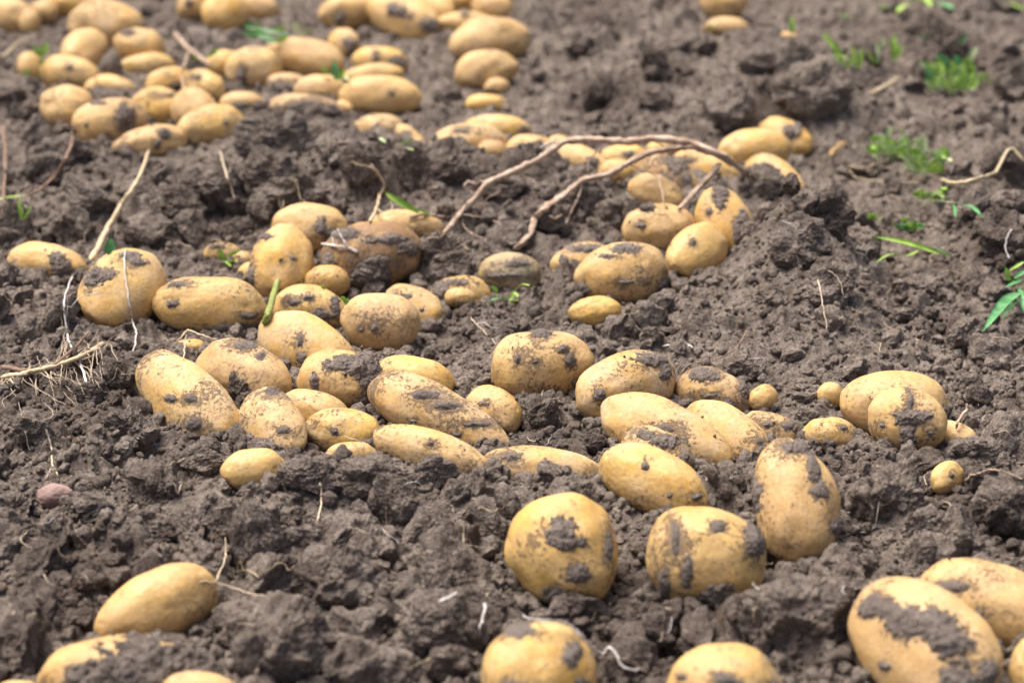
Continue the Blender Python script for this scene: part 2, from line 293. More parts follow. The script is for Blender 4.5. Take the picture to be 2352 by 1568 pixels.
def in_pots(x, y, z, grow=1.0):
    """smallest ellipsoid norm of the point over all potatoes"""
    best = 9e9; v0 = np.array([x, y, z])
    for p in P:
        v = v0-p['c3']
        if abs(v[0]) > .25 or abs(v[1]) > .3: continue
        best = min(best, float(v@p['Si']@v))
    return math.sqrt(best)

# ---------------------------------------------------------------- helpers for objects
def link(name, verts, faces, mat, parent=None, smooth=True, loc=None, attrs=None):
    me = bpy.data.meshes.new(name)
    verts = np.asarray(verts, dtype=np.float32); faces = np.asarray(faces, dtype=np.int32)
    if loc is not None: verts = verts-np.asarray(loc, dtype=np.float32)
    me.vertices.add(len(verts)); me.vertices.foreach_set('co', verts.ravel())
    n = faces.shape[1]; me.loops.add(faces.size); me.loops.foreach_set('vertex_index', faces.ravel())
    me.polygons.add(len(faces)); me.polygons.foreach_set('loop_start', np.arange(0, faces.size, n, dtype=np.int32))
    me.polygons.foreach_set('loop_total', np.full(len(faces), n, np.int32))
    me.update(calc_edges=True)
    me.polygons.foreach_set('use_smooth', np.full(len(faces), smooth, bool))
    for k, v in (attrs or {}).items():
        at = me.attributes.new(k, 'FLOAT', 'POINT'); at.data.foreach_set('value', np.asarray(v, np.float32))
    me.materials.append(mat)
    o = bpy.data.objects.new(name, me); COL.objects.link(o)
    if loc is not None: o.location = loc
    if parent is not None:
        o.parent = parent
        if loc is None: o.location = tuple(-Vector(parent.location))
    return o
def tag(o, label, cat, group=None, kind=None):
    if label: o['label'] = label
    if cat: o['category'] = cat
    if group: o['group'] = group
    if kind: o['kind'] = kind
    return o
def empty(name, loc, label, cat, group=None):
    o = bpy.data.objects.new(name, None); COL.objects.link(o); o.location = tuple(map(float, loc)); o.empty_display_size = .02
    return tag(o, label, cat, group)
_ico = {}
def ico(n):
    if n in _ico: return _ico[n]
    t = (1+5**.5)/2
    v = [(-1,t,0),(1,t,0),(-1,-t,0),(1,-t,0),(0,-1,t),(0,1,t),(0,-1,-t),(0,1,-t),(t,0,-1),(t,0,1),(-t,0,-1),(-t,0,1)]
    f = [(0,11,5),(0,5,1),(0,1,7),(0,7,10),(0,10,11),(1,5,9),(5,11,4),(11,10,2),(10,7,6),(7,1,8),(3,9,4),(3,4,2),(3,2,6),(3,6,8),(3,8,9),(4,9,5),(2,4,11),(6,2,10),(8,6,7),(9,8,1)]
    v = np.array(v, float); v /= np.linalg.norm(v, axis=1)[:, None]; f = np.array(f)
    for _ in range(n):
        e = np.sort(np.concatenate([f[:, [0, 1]], f[:, [1, 2]], f[:, [2, 0]]]), axis=1)
        u, inv = np.unique(e, axis=0, return_inverse=True); inv = inv.ravel()
        m = v[u].mean(1); m /= np.linalg.norm(m, axis=1)[:, None]; k = len(f); base = len(v)
        a, b, c = inv[:k]+base, inv[k:2*k]+base, inv[2*k:]+base; v = np.concatenate([v, m])
        f = np.concatenate([np.stack([f[:, 0], a, c], 1), np.stack([f[:, 1], b, a], 1), np.stack([f[:, 2], c, b], 1), np.stack([a, b, c], 1)])
    _ico[n] = (v, f); return _ico[n]

# ---------------------------------------------------------------- materials
def mat(name):
    m = bpy.data.materials.new(name); m.use_nodes = True; nt = m.node_tree
    return m, nt, nt.nodes['Principled BSDF']
def N_(nt, t, **k):
    n = nt.nodes.new(t)
    for a, b in k.items(): setattr(n, a, b)
    return n
def noise_n(nt, vec, scale, detail=4, rough=.55, dist=0.):
    n = N_(nt, 'ShaderNodeTexNoise'); n.inputs['Scale'].default_value = scale; n.inputs['Detail'].default_value = detail
    n.inputs['Roughness'].default_value = rough; n.inputs['Distortion'].default_value = dist; nt.links.new(vec, n.inputs['Vector']); return n.outputs[0]
def ramp(nt, fac, a, b, ca=(0, 0, 0, 1), cb=(1, 1, 1, 1)):
    r = N_(nt, 'ShaderNodeValToRGB'); r.color_ramp.elements[0].position = a; r.color_ramp.elements[1].position = b
    r.color_ramp.elements[0].color = ca; r.color_ramp.elements[1].color = cb; nt.links.new(fac, r.inputs[0]); return r.outputs[0]
def mixc(nt, fac, a, b):
    m = N_(nt, 'ShaderNodeMix', data_type='RGBA')
    for sock, v in ((m.inputs[0], fac), (m.inputs[6], a), (m.inputs[7], b)):
        if isinstance(v, (float, int)): sock.default_value = v
        elif isinstance(v, tuple): sock.default_value = v+(1,) if len(v) == 3 else v
        else: nt.links.new(v, sock)
    return m.outputs[2]
def mth(nt, op, a, b=None, clamp=False):
    m = N_(nt, 'ShaderNodeMath', operation=op); m.use_clamp = clamp
    for i, v in enumerate((a, b)):
        if v is None: continue
        if isinstance(v, (float, int)): m.inputs[i].default_value = v
        else: nt.links.new(v, m.inputs[i])
    return m.outputs[0]
def bump(nt, h, strength, dist, normal=None):
    b = N_(nt, 'ShaderNodeBump'); b.inputs['Strength'].default_value = strength; b.inputs['Distance'].default_value = dist
    nt.links.new(h, b.inputs['Height'])
    if normal is not None: nt.links.new(normal, b.inputs['Normal'])
    return b.outputs[0]

def soil_colour(nt, pos):
    a = noise_n(nt, pos, 14, 5); b = noise_n(nt, pos, 90, 5, .65); c = noise_n(nt, pos, 420, 4, .7)
    col = mixc(nt, ramp(nt, a, .35, .65), (.132, .101, .083), (.268, .217, .180))
    col = mixc(nt, mth(nt, 'MULTIPLY', ramp(nt, b, .42, .68), .75), col, (.42, .355, .30))
    col = mixc(nt, mth(nt, 'MULTIPLY', ramp(nt, c, .55, .38), .6), col, (.066, .048, .038))
    w = noise_n(nt, pos, 4.5, 4, .6); col = mixc(nt, mth(nt, 'MULTIPLY', ramp(nt, w, .56, .40), .42), col, (.070, .050, .042))
    d = noise_n(nt, pos, 900, 2)
    return mixc(nt, mth(nt, 'MULTIPLY', ramp(nt, d, .60, .72), .6), col, (.36, .29, .235)), b, c
def soil_mat(name, tint=None):
    m, nt, bs = mat(name); geo = N_(nt, 'ShaderNodeNewGeometry'); pos = geo.outputs['Position']
    col, b, c = soil_colour(nt, pos)
    if tint: col = mixc(nt, .5, col, tint)
    nt.links.new(col, bs.inputs['Base Color']); bs.inputs['Roughness'].default_value = .95; bs.inputs['Specular IOR Level'].default_value = .15
    f = noise_n(nt, pos, 330, 6, .75); g = noise_n(nt, pos, 1500, 3, .7)
    wv = N_(nt, 'ShaderNodeVectorMath', operation='ADD'); nn = N_(nt, 'ShaderNodeTexNoise'); nn.inputs['Scale'].default_value = 260; nn.inputs['Detail'].default_value = 3
    nt.links.new(pos, nn.inputs['Vector']); sv = N_(nt, 'ShaderNodeVectorMath', operation='SCALE'); nt.links.new(nn.outputs['Color'], sv.inputs[0]); sv.inputs['Scale'].default_value = .004
    nt.links.new(pos, wv.inputs[0]); nt.links.new(sv.outputs[0], wv.inputs[1]); hs = []
    for sc_ in (230, 520):
        vo = N_(nt, 'ShaderNodeTexVoronoi'); vo.inputs['Scale'].default_value = sc_; nt.links.new(wv.outputs[0], vo.inputs['Vector'])
        hs.append(mth(nt, 'SUBTRACT', 1., mth(nt, 'POWER', vo.outputs['Distance'], 1.6)))
    n0 = bump(nt, hs[0], .75, .0022); n01 = bump(nt, hs[1], .7, .0011, n0)
    n1 = bump(nt, f, 1., .0038, n01); n2 = bump(nt, g, .6, .0006, n1); nt.links.new(n2, bs.inputs['Normal'])
    return m
M_SOIL = soil_mat('soil')

def potato_mat(green=0):
    m, nt, bs = mat('potato_skin'); tc = N_(nt, 'ShaderNodeTexCoord'); oi = N_(nt, 'ShaderNodeObjectInfo')
    vm = N_(nt, 'ShaderNodeVectorMath', operation='ADD'); sc = N_(nt, 'ShaderNodeVectorMath', operation='SCALE')
    cb = N_(nt, 'ShaderNodeCombineXYZ')
    for i, k in enumerate((1., 2.7, 5.1)): nt.links.new(mth(nt, 'MULTIPLY', oi.outputs['Random'], k*9), cb.inputs[i])
    nt.links.new(tc.outputs['Object'], vm.inputs[0]); nt.links.new(cb.outputs[0], vm.inputs[1]); pos = vm.outputs[0]
    sep = N_(nt, 'ShaderNodeSeparateColor'); nt.links.new(oi.outputs['Color'], sep.inputs[0]); dust, spk, brn = sep.outputs[0], sep.outputs[1], sep.outputs[2]
    lo = noise_n(nt, pos, 22, 3); mid = noise_n(nt, pos, 75, 5, .6); hi = noise_n(nt, pos, 330, 5, .7); vh = noise_n(nt, pos, 900, 3, .6)
    col = mixc(nt, ramp(nt, lo, .35, .68), (.600, .335, .060), (.720, .480, .140))
    dm = mth(nt, 'MULTIPLY', mth(nt, 'ADD', mth(nt, 'MULTIPLY', ramp(nt, noise_n(nt, pos, 34, 6, .68), .40, .62), 1.), .0, True), mth(nt, 'ADD', mth(nt, 'MULTIPLY', dust, .85), .25), True)
    col = mixc(nt, dm, col, (.63, .49, .325))
    col = mixc(nt, mth(nt, 'MULTIPLY', ramp(nt, oi.outputs['Random'], .15, .9), .55), col, (.600, .400, .215))
    pl = noise_n(nt, pos, 120, 6, .8); col = mixc(nt, mth(nt, 'MULTIPLY', ramp(nt, pl, .56, .66), .35), col, (.80, .62, .36)); col = mixc(nt, mth(nt, 'MULTIPLY', ramp(nt, pl, .46, .36), .35), col, (.44, .26, .085))
    bm = mth(nt, 'MULTIPLY', mth(nt, 'ADD', ramp(nt, mid, .35, .65), .5, True), brn, True)
    col = mixc(nt, bm, col, (.250, .138, .060))
    # fine russeting
    ru = mth(nt, 'MULTIPLY', ramp(nt, hi, .50, .66), mth(nt, 'MULTIPLY', ramp(nt, mid, .38, .62), mth(nt, 'ADD', mth(nt, 'MULTIPLY', spk, .85), .22)), True)
    col = mixc(nt, ru, col, (.30, .185, .10))
    # lenticels
    vo = N_(nt, 'ShaderNodeTexVoronoi'); vo.inputs['Scale'].default_value = 260; nt.links.new(pos, vo.inputs['Vector'])
    le = mth(nt, 'MULTIPLY', ramp(nt, vo.outputs['Distance'], .10, .17, (1, 1, 1, 1), (0, 0, 0, 1)), ramp(nt, mid, .45, .55), True)
    col = mixc(nt, mth(nt, 'MULTIPLY', le, .75), col, (.34, .20, .09))
    # earth specks and smears
    e1 = noise_n(nt, pos, 290, 7, .82, .0); zone = noise_n(nt, pos, 30, 3)
    th = mth(nt, 'ADD', mth(nt, 'MULTIPLY', e1, .72), mth(nt, 'MULTIPLY', zone, .38))
    th = mth(nt, 'ADD', th, mth(nt, 'MULTIPLY', spk, .055))
    sm = N_(nt, 'ShaderNodeAttribute'); sm.attribute_name = 'smear'
    th = mth(nt, 'ADD', th, mth(nt, 'MULTIPLY', sm.outputs['Fac'], .095))
    em = ramp(nt, th, .655, .705)
    scol = mixc(nt, ramp(nt, hi, .4, .65), (.12, .084, .060), (.27, .20, .15))
    em2 = mth(nt, 'MULTIPLY', ramp(nt, th, .53, .68), .48)
    col = mixc(nt, em2, col, (.33, .225, .135)); col = mixc(nt, mth(nt, 'MULTIPLY', em, .75), col, scol)
    if green:
        gt = N_(nt, 'ShaderNodeAttribute'); gt.attribute_name = 'green'
        col = mixc(nt, gt.outputs['Fac'], col, (.27, .245, .165))
    nt.links.new(col, bs.inputs['Base Color'])
    rg = mth(nt, 'ADD', mth(nt, 'MULTIPLY', mth(nt, 'MAXIMUM', em, dm), .38), .46, True); nt.links.new(rg, bs.inputs['Roughness'])
    bs.inputs['Specular IOR Level'].default_value = .35
    bs.inputs['Subsurface Weight'].default_value = .12; bs.inputs['Subsurface Radius'].default_value = (.006, .003, .001); bs.inputs['Subsurface Scale'].default_value = 1.
    n1 = bump(nt, em, .9, .0011); n2 = bump(nt, hi, .35, .0006, n1); n3 = bump(nt, mid, .15, .0008, n2); n4 = bump(nt, le, -.4, .0004, n3)
    nt.links.new(n4, bs.inputs['Normal'])
    return m
M_POT = potato_mat(); M_POTG = potato_mat(1)

def simple_mat(name, c1, c2, scale, rough=.7, bstr=.5, bdist=.0006, trans=0., stretch=None):
    m, nt, bs = mat(name); tc = N_(nt, 'ShaderNodeNewGeometry'); pos = tc.outputs['Position']
    n = noise_n(nt, pos, scale, 5, .65); col = mixc(nt, ramp(nt, n, .35, .65), c1, c2)
    nt.links.new(col, bs.inputs['Base Color']); bs.inputs['Roughness'].default_value = rough; bs.inputs['Specular IOR Level'].default_value = .3
    nt.links.new(bump(nt, noise_n(nt, pos, scale*4, 4), bstr, bdist), bs.inputs['Normal'])
    if trans:
        bs.inputs['Subsurface Weight'].default_value = trans; bs.inputs['Subsurface Radius'].default_value = (.001, .003, .0005); bs.inputs['Subsurface Scale'].default_value = .5
    return m
M_STALK = simple_mat('dry_stalk', (.27, .175, .12), (.56, .44, .34), 70, .75)
M_STRAW = simple_mat('straw', (.42, .32, .19), (.62, .50, .33), 120, .7)
M_ROOT = simple_mat('root_thread', (.46, .35, .24), (.68, .56, .42), 200, .8)
M_WHITE = simple_mat('pale_root', (.45, .40, .37), (.72, .68, .64), 160, .8)
M_REDST = simple_mat('red_stem', (.17, .10, .07), (.32, .21, .14), 100, .7)
M_LEAF = simple_mat('leaf_green', (.20, .36, .045), (.42, .58, .13), 90, .45, .3, .0004, .15)
M_LEAFB = simple_mat('leaf_blue_green', (.055, .20, .065), (.15, .35, .14), 90, .4, .3, .0004, .1)
M_LEAFG = simple_mat('leaf_grey_green', (.32, .44, .18), (.58, .68, .36), 200, .7, .5, .0006)
M_GSTEM = simple_mat('green_stem', (.16, .20, .04), (.30, .31, .09), 160, .5)
M_STONE = simple_mat('stone', (.21, .135, .115), (.32, .22, .19), 60, .8, .5, .0015)
M_HUMUS = simple_mat('dark_humus', (.012, .010, .010), (.045, .034, .030), 200, .7, .9, .002)

# ---------------------------------------------------------------- ground sheet
GX0, GX1, GY0, GY1 = -.92, .92, 1.50, 4.35
DX, DY = .00150, .00180
nx, ny = int((GX1-GX0)/DX)+1, int((GY1-GY0)/DY)+1
gx = GX0+np.arange(nx)*DX; gy = GY0+np.arange(ny)*DY
GXX, GYY = np.meshgrid(gx, gy)
cell = GXX.ravel(), GYY.ravel()
Hb = H0(*cell).reshape(ny, nx)
num = np.zeros_like(Hb); den = np.full_like(Hb, .35)
for p in P:
    c = p['c3']; p['gz'] = c[2]-p['l']*p['rz']; dl = p['gz']-float(H0(c[0], c[1])[0])
    i0, i1 = max(0, int((c[0]-.2-GX0)/DX)), min(nx, int((c[0]+.2-GX0)/DX)); j0, j1 = max(0, int((c[1]-.2-GY0)/DY)), min(ny, int((c[1]+.2-GY0)/DY))
    w = np.exp(-((GXX[j0:j1, i0:i1]-c[0])/.06)**2-((GYY[j0:j1, i0:i1]-c[1])/.07)**2)
    num[j0:j1, i0:i1] += w*dl; den[j0:j1, i0:i1] += w
Hb += num/den
x_, y_ = cell
wx = x_+.012*noise2(x_*45, y_*45, 21); wy = y_+.012*noise2(x_*45, y_*45, 22)
n20 = noise2(wx*55, wy*50, 31).reshape(ny, nx)
n8 = noise2(wx*130, wy*120, 32).reshape(ny, nx)
n4 = noise2(wx*270, wy*250, 33).reshape(ny, nx)
n2_ = noise2(x_*470, y_*430, 34).reshape(ny, nx)
n50 = noise2(wx*22, wy*19, 30).reshape(ny, nx)
Hh = Hb+.014*n50-.008*np.clip(np.abs(n50*1.5)-.35, 0, 1)+.0075*n20+.0035*n8
coarse = np.clip(.48+1.6*noise2(x_*5, y_*4, 41).reshape(ny, nx), .16, 1)
NS = [(800, .013, .036), (4200, .006, .013), (11000, .0035, .006), (14000, .0024, .0035)]
for cnt, r0, r1 in NS:
    sx = R.uniform(GX0+.04, GX1-.04, cnt); sy = R.uniform(GY0+.05, GY1-.05, cnt); sr = r0*(r1/r0)**(R.rand(cnt)**1.6)
    asp = R.uniform(.65, 1.35, cnt); ang = R.uniform(0, np.pi, cnt); rr = R.rand(cnt); hk = R.uniform(.55, 1.0, cnt); tx_, ty_ = R.normal(0, .25, cnt), R.normal(0, .25, cnt)
    nf = n20 if r0 > .01 else (n8 if r0 > .004 else n4)
    for k in range(cnt):
        ci, cj = int((sx[k]-GX0)/DX), int((sy[k]-GY0)/DY)
        if rr[k] > coarse[cj, ci] and r0 > .004: continue
        r = sr[k]; e = r*1.7; a, b = int(e/DX)+1, int(e/DY)+1
        i0, i1, j0, j1 = max(ci-a, 0), min(ci+a+1, nx), max(cj-b, 0), min(cj+b+1, ny)
        ux = gx[i0:i1][None]-sx[k]; uy = gy[j0:j1][:, None]-sy[k]; ca, sa = math.cos(ang[k]), math.sin(ang[k])
        px = (ux*ca+uy*sa)/(r*asp[k]); py = (-ux*sa+uy*ca)/(r/asp[k])
        q2 = np.abs(px)**2.4+np.abs(py)**2.4+1.05*nf[j0:j1, i0:i1]
        hh = Hb[cj, ci]+(Hh[cj, ci]-Hb[cj, ci])*.75-.25*r+r*hk[k]*np.clip(1-q2, 0, 1)**.42*1.15+ux*tx_[k]+uy*ty_[k]
        ok = q2 < 1
        Hh[j0:j1, i0:i1] = np.where(ok, np.maximum(Hh[j0:j1, i0:i1], hh), Hh[j0:j1, i0:i1])
Hh += .0016*n8+.0019*n4+.0017*n2_
# lie against the potatoes: no soil inside their exposed part
for p in P:
    c = p['c3']; S2 = np.linalg.inv(p['S'][:2, :2]); ex = 1.5*math.sqrt(p['S'][0, 0]); ey = 1.5*math.sqrt(p['S'][1, 1])
    i0, i1 = max(0, int((c[0]-ex-GX0)/DX)), min(nx, int((c[0]+ex-GX0)/DX)); j0, j1 = max(0, int((c[1]-ey-GY0)/DY)), min(ny, int((c[1]+ey-GY0)/DY))
    if i1 <= i0 or j1 <= j0: continue
    ux = GXX[j0:j1, i0:i1]-c[0]; uy = GYY[j0:j1, i0:i1]-c[1]
    q = np.sqrt(S2[0, 0]*ux*ux+2*S2[0, 1]*ux*uy+S2[1, 1]*uy*uy)
    sub = Hh[j0:j1, i0:i1]
    cap = p['gz']+.003*(n20+n8)[j0:j1, i0:i1]+np.clip(q-1.07, 0, 9)*p['rz']*1.9
    sub = np.minimum(sub, cap)
    Hh[j0:j1, i0:i1] = sub
for _ in range(26):      # crumbling soil does not stand in cliffs
    for ax_, st in ((0, DY), (1, DX)):
        m_ = np.minimum(np.roll(Hh, 1, ax_), np.roll(Hh, -1, ax_))+st*1.9
        if ax_ == 0: m_[0] = m_[-1] = 9
        else: m_[:, 0] = m_[:, -1] = 9
        np.minimum(Hh, m_, out=Hh)
def Hs(x, y):
    u = (x-GX0)/DX; v = (y-GY0)/DY
    if u < 1 or v < 1 or u > nx-3 or v > ny-3: return float(H0(x, y)[0])
    i, j = int(u), int(v); a, b = u-i, v-j
    return float((Hh[j, i]*(1-a)+Hh[j, i+1]*a)*(1-b)+(Hh[j+1, i]*(1-a)+Hh[j+1, i+1]*a)*b)
# blend to a calm coarse sheet outside
gxo = np.concatenate([-np.geomspace(60, 1.0, 34), gx, np.geomspace(1.0, 60, 34)])
gyo = np.concatenate([[-60, -20, -8, -3, -1, 0, .5, .9, 1.15, 1.3, 1.38, 1.44], gy, GY1+np.geomspace(.03, 80, 44)])
XX, YY = np.meshgrid(gxo, gyo)
ZZ = np.zeros_like(XX)
inner = np.zeros(XX.shape, bool); inner[12:12+ny, 34:34+nx] = True
ZZ[12:12+ny, 34:34+nx] = Hh
ox, oy = XX[~inner], YY[~inner]
ZZ[~inner] = H0(ox, oy)+.006*noise2(ox*40, oy*40, 51)
vid = np.arange(XX.size).reshape(XX.shape)
F = np.stack([vid[:-1, :-1], vid[:-1, 1:], vid[1:, 1:], vid[1:, :-1]], -1).reshape(-1, 4)
g = link('soil', np.stack([XX.ravel(), YY.ravel(), ZZ.ravel()], 1), F, M_SOIL)
tag(g, 'dug dark brown soil of the potato field', None, None, 'structure')
del XX, YY, ZZ, F, vid, inner

TS = np.linspace(1.5, 5.0, 2600); HT = Hh
def hit(fx, fy, lift=0., pots=True):
    """where the line of sight through a picture point meets soil or a potato (raised by lift)"""
    d = ray(fx, fy); X = C0[None]+d[None]*TS[:, None]
    u = np.clip(((X[:, 0]-GX0)/DX).astype(int), 0, nx-1); v = np.clip(((X[:, 1]-GY0)/DY).astype(int), 0, ny-1)
    k = np.argmax(X[:, 2] < HT[v, u]+lift); best = TS[k]
    if pots:
        for p in P:
            if abs(p['x']-fx) > p['a']*1.2+20 or abs(p['y']-fy) > p['a']*1.2+20: continue
            w = C0-p['c3']; f = 1+max(lift, .0005)/p['rz']; Si = p['Si']/f**2
            A = d@Si@d; B = 2*d@Si@w; Cc = w@Si@w-1; disc = B*B-4*A*Cc
            if disc > 0: best = min(best, (-B-math.sqrt(disc))/(2*A))
    return C0+d*best

# ---------------------------------------------------------------- build the potatoes
def pieces(ff, n):
    lab = np.arange(n)
    while True:
        m = lab[ff].min(1); new = lab.copy()
        for k in range(3): np.minimum.at(new, ff[:, k], m)
        new = new[new]
        if (new == lab).all(): break
        lab = new
    r = lab[ff[:, 0]]; return [ff[r == u] for u in np.unique(r)]
def build_potato(idx, p):
    near = p['a'] > 60
    sub = 6 if near else 5
    v, f = ico(sub); n0 = v.copy(); s = idx*3+1
    x, y, z = v[:, 0].copy(), v[:, 1].copy(), v[:, 2].copy()
    # superellipse fullness, taper, bend, lumps
    tp = p.get('t', None); tp = tp if isinstance(tp, float) else (R.uniform(-.10, .10)); kb = p.get('k', R.uniform(-.05, .05))
    full = 1+.14*x*x*(1-x*x)
    y = y*full*(1-tp*x); z = z*full*(1-tp*x*.8)
    y = y+kb*(x*x-.35)*1.2
    q = np.stack([x, y, z], 1)
    lump = .075*noise3(n0*1.2+s*1.7, s)+.042*noise3(n0*2.1+s, s+1)+.004*noise3(n0*6+s, s+2)
    q = q*(1+lump)[:, None]
    # eyes: a few shallow dimples
    for _ in range(6):
        e = R.normal(size=3); e[0] *= 1.2; e /= np.linalg.norm(e); dd = ((n0-e)**2).sum(1)
        q = q*(1-.028*np.exp(-dd/.011)+.008*np.exp(-dd/.06))[:, None]
    X = q@p['L'].T                                         # camera-aligned frame -> world offsets
    Si = p['Si']; nrm = n0@np.linalg.inv(p['L']); nrm /= np.linalg.norm(nrm, axis=1)[:, None]
    c = p['c3']
    X = X+nrm*(.0002*noise3(X*300, 5))[:, None]
    s_px = p['tt']*PXM
    base = np.array([c[0], c[1], c[2]])
    at = None; m_ = M_POT
    if p.get('green'):
        m_ = M_POTG; d = X@RT/s_px, -(X@UP)/s_px
        gx_, gy_, gr = ((35, 0, 30) if p['green'] == 1 else (12, 4, 22))
        at = {'green': (.5 if p['green'] == 1 else 0)+.5*np.clip(1-np.hypot(d[0]-gx_, (d[1]-gy_)*1.3)/gr, 0, 1)*(X@FW < 0)}
    o = link('potato', X+base, f, m_, loc=base, attrs=at)
    c_ = p.get('c', (.3, .3, 0.)); o.color = (c_[0], c_[1], c_[2], 1)
    SM = o.data.attributes.new('smear', 'FLOAT', 'POINT')
    tag(o, p['label'], 'potato', 'freshly dug potatoes lying on the soil')
    # thick mud patches: parts of the potato
    px, py, fr = X@RT/s_px, -(X@UP)/s_px, X@FW
    wn_ = .32*noise3(X*80+idx, 61)+.36*noise3(X*200+idx, 62)+.26*noise3(X*480+idx, 63)
    mt = None
    for (mx_, my_, rx, ry) in p.get('m', ()):
        r_ = np.hypot((px-mx_)/rx, (py-my_)/ry); m = (1-r_)+wn_*1.15
        m = np.where(fr < .35*p['rz'], m, -1)*min(rx, ry)*s_px
        mt = m if mt is None else np.maximum(mt, m)
    # thin earth film: round the mud patches and where the skin meets the soil
    low = sstep(.012, -.004, X[:, 2]+c[2]-p['gz']+.006*noise3(X*60+idx, 64))
    film = low if mt is None else np.maximum(low, sstep(-.007, .0015, mt))
    SM.data.foreach_set('value', film.astype(np.float32))
    if mt is not None:
        th = .0003+.0017*sstep(0, .003, mt)+.0034*sstep(.003, .013, mt)
        rough = .45*noise3(X*150+3, 71)+.35*noise3(X*380, 72)+.2*noise3(X*800, 73)
        off = np.where(mt > 0, th*(1+1.0*rough), -.0006)
        keep = (mt[f] > -.0004).any(1) & (mt[f] > 0).any(1)
        ff = f[keep]
        for comp in pieces(ff, len(v)):
            if len(comp) < (60 if near else 14): continue
            used, inv = np.unique(comp, return_inverse=True)
            Y = X[used]+nrm[used]*off[used][:, None]
            mo = link('mud_patch', Y, inv.reshape(-1, 3), M_MUD); mo.parent = o
    return o
M_MUD = soil_mat('mud', (.26, .215, .185))
pot_obj = [build_potato(i, p) for i, p in enumerate(P)]

# ---------------------------------------------------------------- clods
def clod_shape(seed, sub, angular=1.):
    rs = np.random.RandomState(seed); v, f = ico(sub); r = np.full(len(v), 1.15)
    for _ in range(9):
        n = rs.normal(size=3); n /= np.linalg.norm(n); d = rs.uniform(.62, .98); c = v@n
        r = np.where(c > .05, np.minimum(r, d/np.maximum(c, .05)), r)
    r = 1+(r-1)*angular
    v1 = v*r[:, None]
    q = v1+.22*np.stack([noise3(v1*1.5+seed, seed+k) for k in range(3)], 1)
    w = worley3(q*4.2+seed, seed+5); w2 = worley3(q*9+seed, seed+6)
    d = .16*noise3(v1*2.3, seed+7)+.12*(.55-w)+.075*(.5-w2)+.05*noise3(v1*8, seed+9)
    if sub >= 5: d = d+.035*noise3(v1*17, seed+10)+.03*(.5-worley3(q*19, seed+11))
    if sub >= 6: d = d+.018*noise3(v1*38, seed+12)
    return q+v*d[:, None], f
CL6 = [clod_shape(100+k, 6) for k in range(6)]
CL5 = [clod_shape(200+k, 5) for k in range(10)]
CL4 = [clod_shape(300+k, 4) for k in range(10)]
CL2 = [clod_shape(400+k, 2) for k in range(14)]

def rotm(rs):
    q = rs.normal(size=4); q /= np.linalg.norm(q); w, x, y, z = q
    return np.array([[1-2*(y*y+z*z), 2*(x*y-z*w), 2*(x*z+y*w)], [2*(x*y+z*w), 1-2*(x*x+z*z), 2*(y*z-x*w)], [2*(x*z-y*w), 2*(y*z+x*w), 1-2*(x*x+y*y)]])
TOPS = []
def clod(fx, fy, rx, ry, label, seed, lift=.35, pots=False, mat_=None, name='soil_clod', cat='clod', dep=None, back=0.):
    """a clod centred on a picture point, half sizes in picture pixels"""
    rs = np.random.RandomState(seed); d = ray(fx, fy)
    if pots: c = hit(fx, fy, 0.); t = (c-C0)@FW; c = C0+d*(t+ry*t*PXM*.15)
    else:
        ts = np.linspace(1.5, 4.8, 3000); X = C0+d[None]*ts[:, None]
        u = np.clip(((X[:, 0]-GX0)/DX).astype(int), 0, nx-1); w = np.clip(((X[:, 1]-GY0)/DY).astype(int), 0, ny-1)
        gl = Hb[w, u]
        k = np.argmax(X[:, 2] < gl+lift*ry*ts*PXM); c = X[k]; t = ts[k]
    t = (c-C0)@FW+back; c = C0+d*t; s = t*PXM
    v, f = CL6[seed % 6] if rx > 34 else CL5[seed % 10]
    Rm = rotm(rs); q = v@Rm.T; q = q/np.abs(q).max(0)*1.04
    X = np.outer(q[:, 0], RT*rx*s)+np.outer(q[:, 1], UP*ry*s)+np.outer(q[:, 2], FW*(dep or .8*(rx+ry)/2)*s)
    X = X+X/np.linalg.norm(X, axis=1)[:, None]*(.0011*noise3((X+c)*210, 81)+.0006*noise3((X+c)*520, 82))[:, None]
    o = link(name, X+c, f, mat_ or M_SOIL, loc=c); TOPS.append(X+c)
    return tag(o, label, cat)
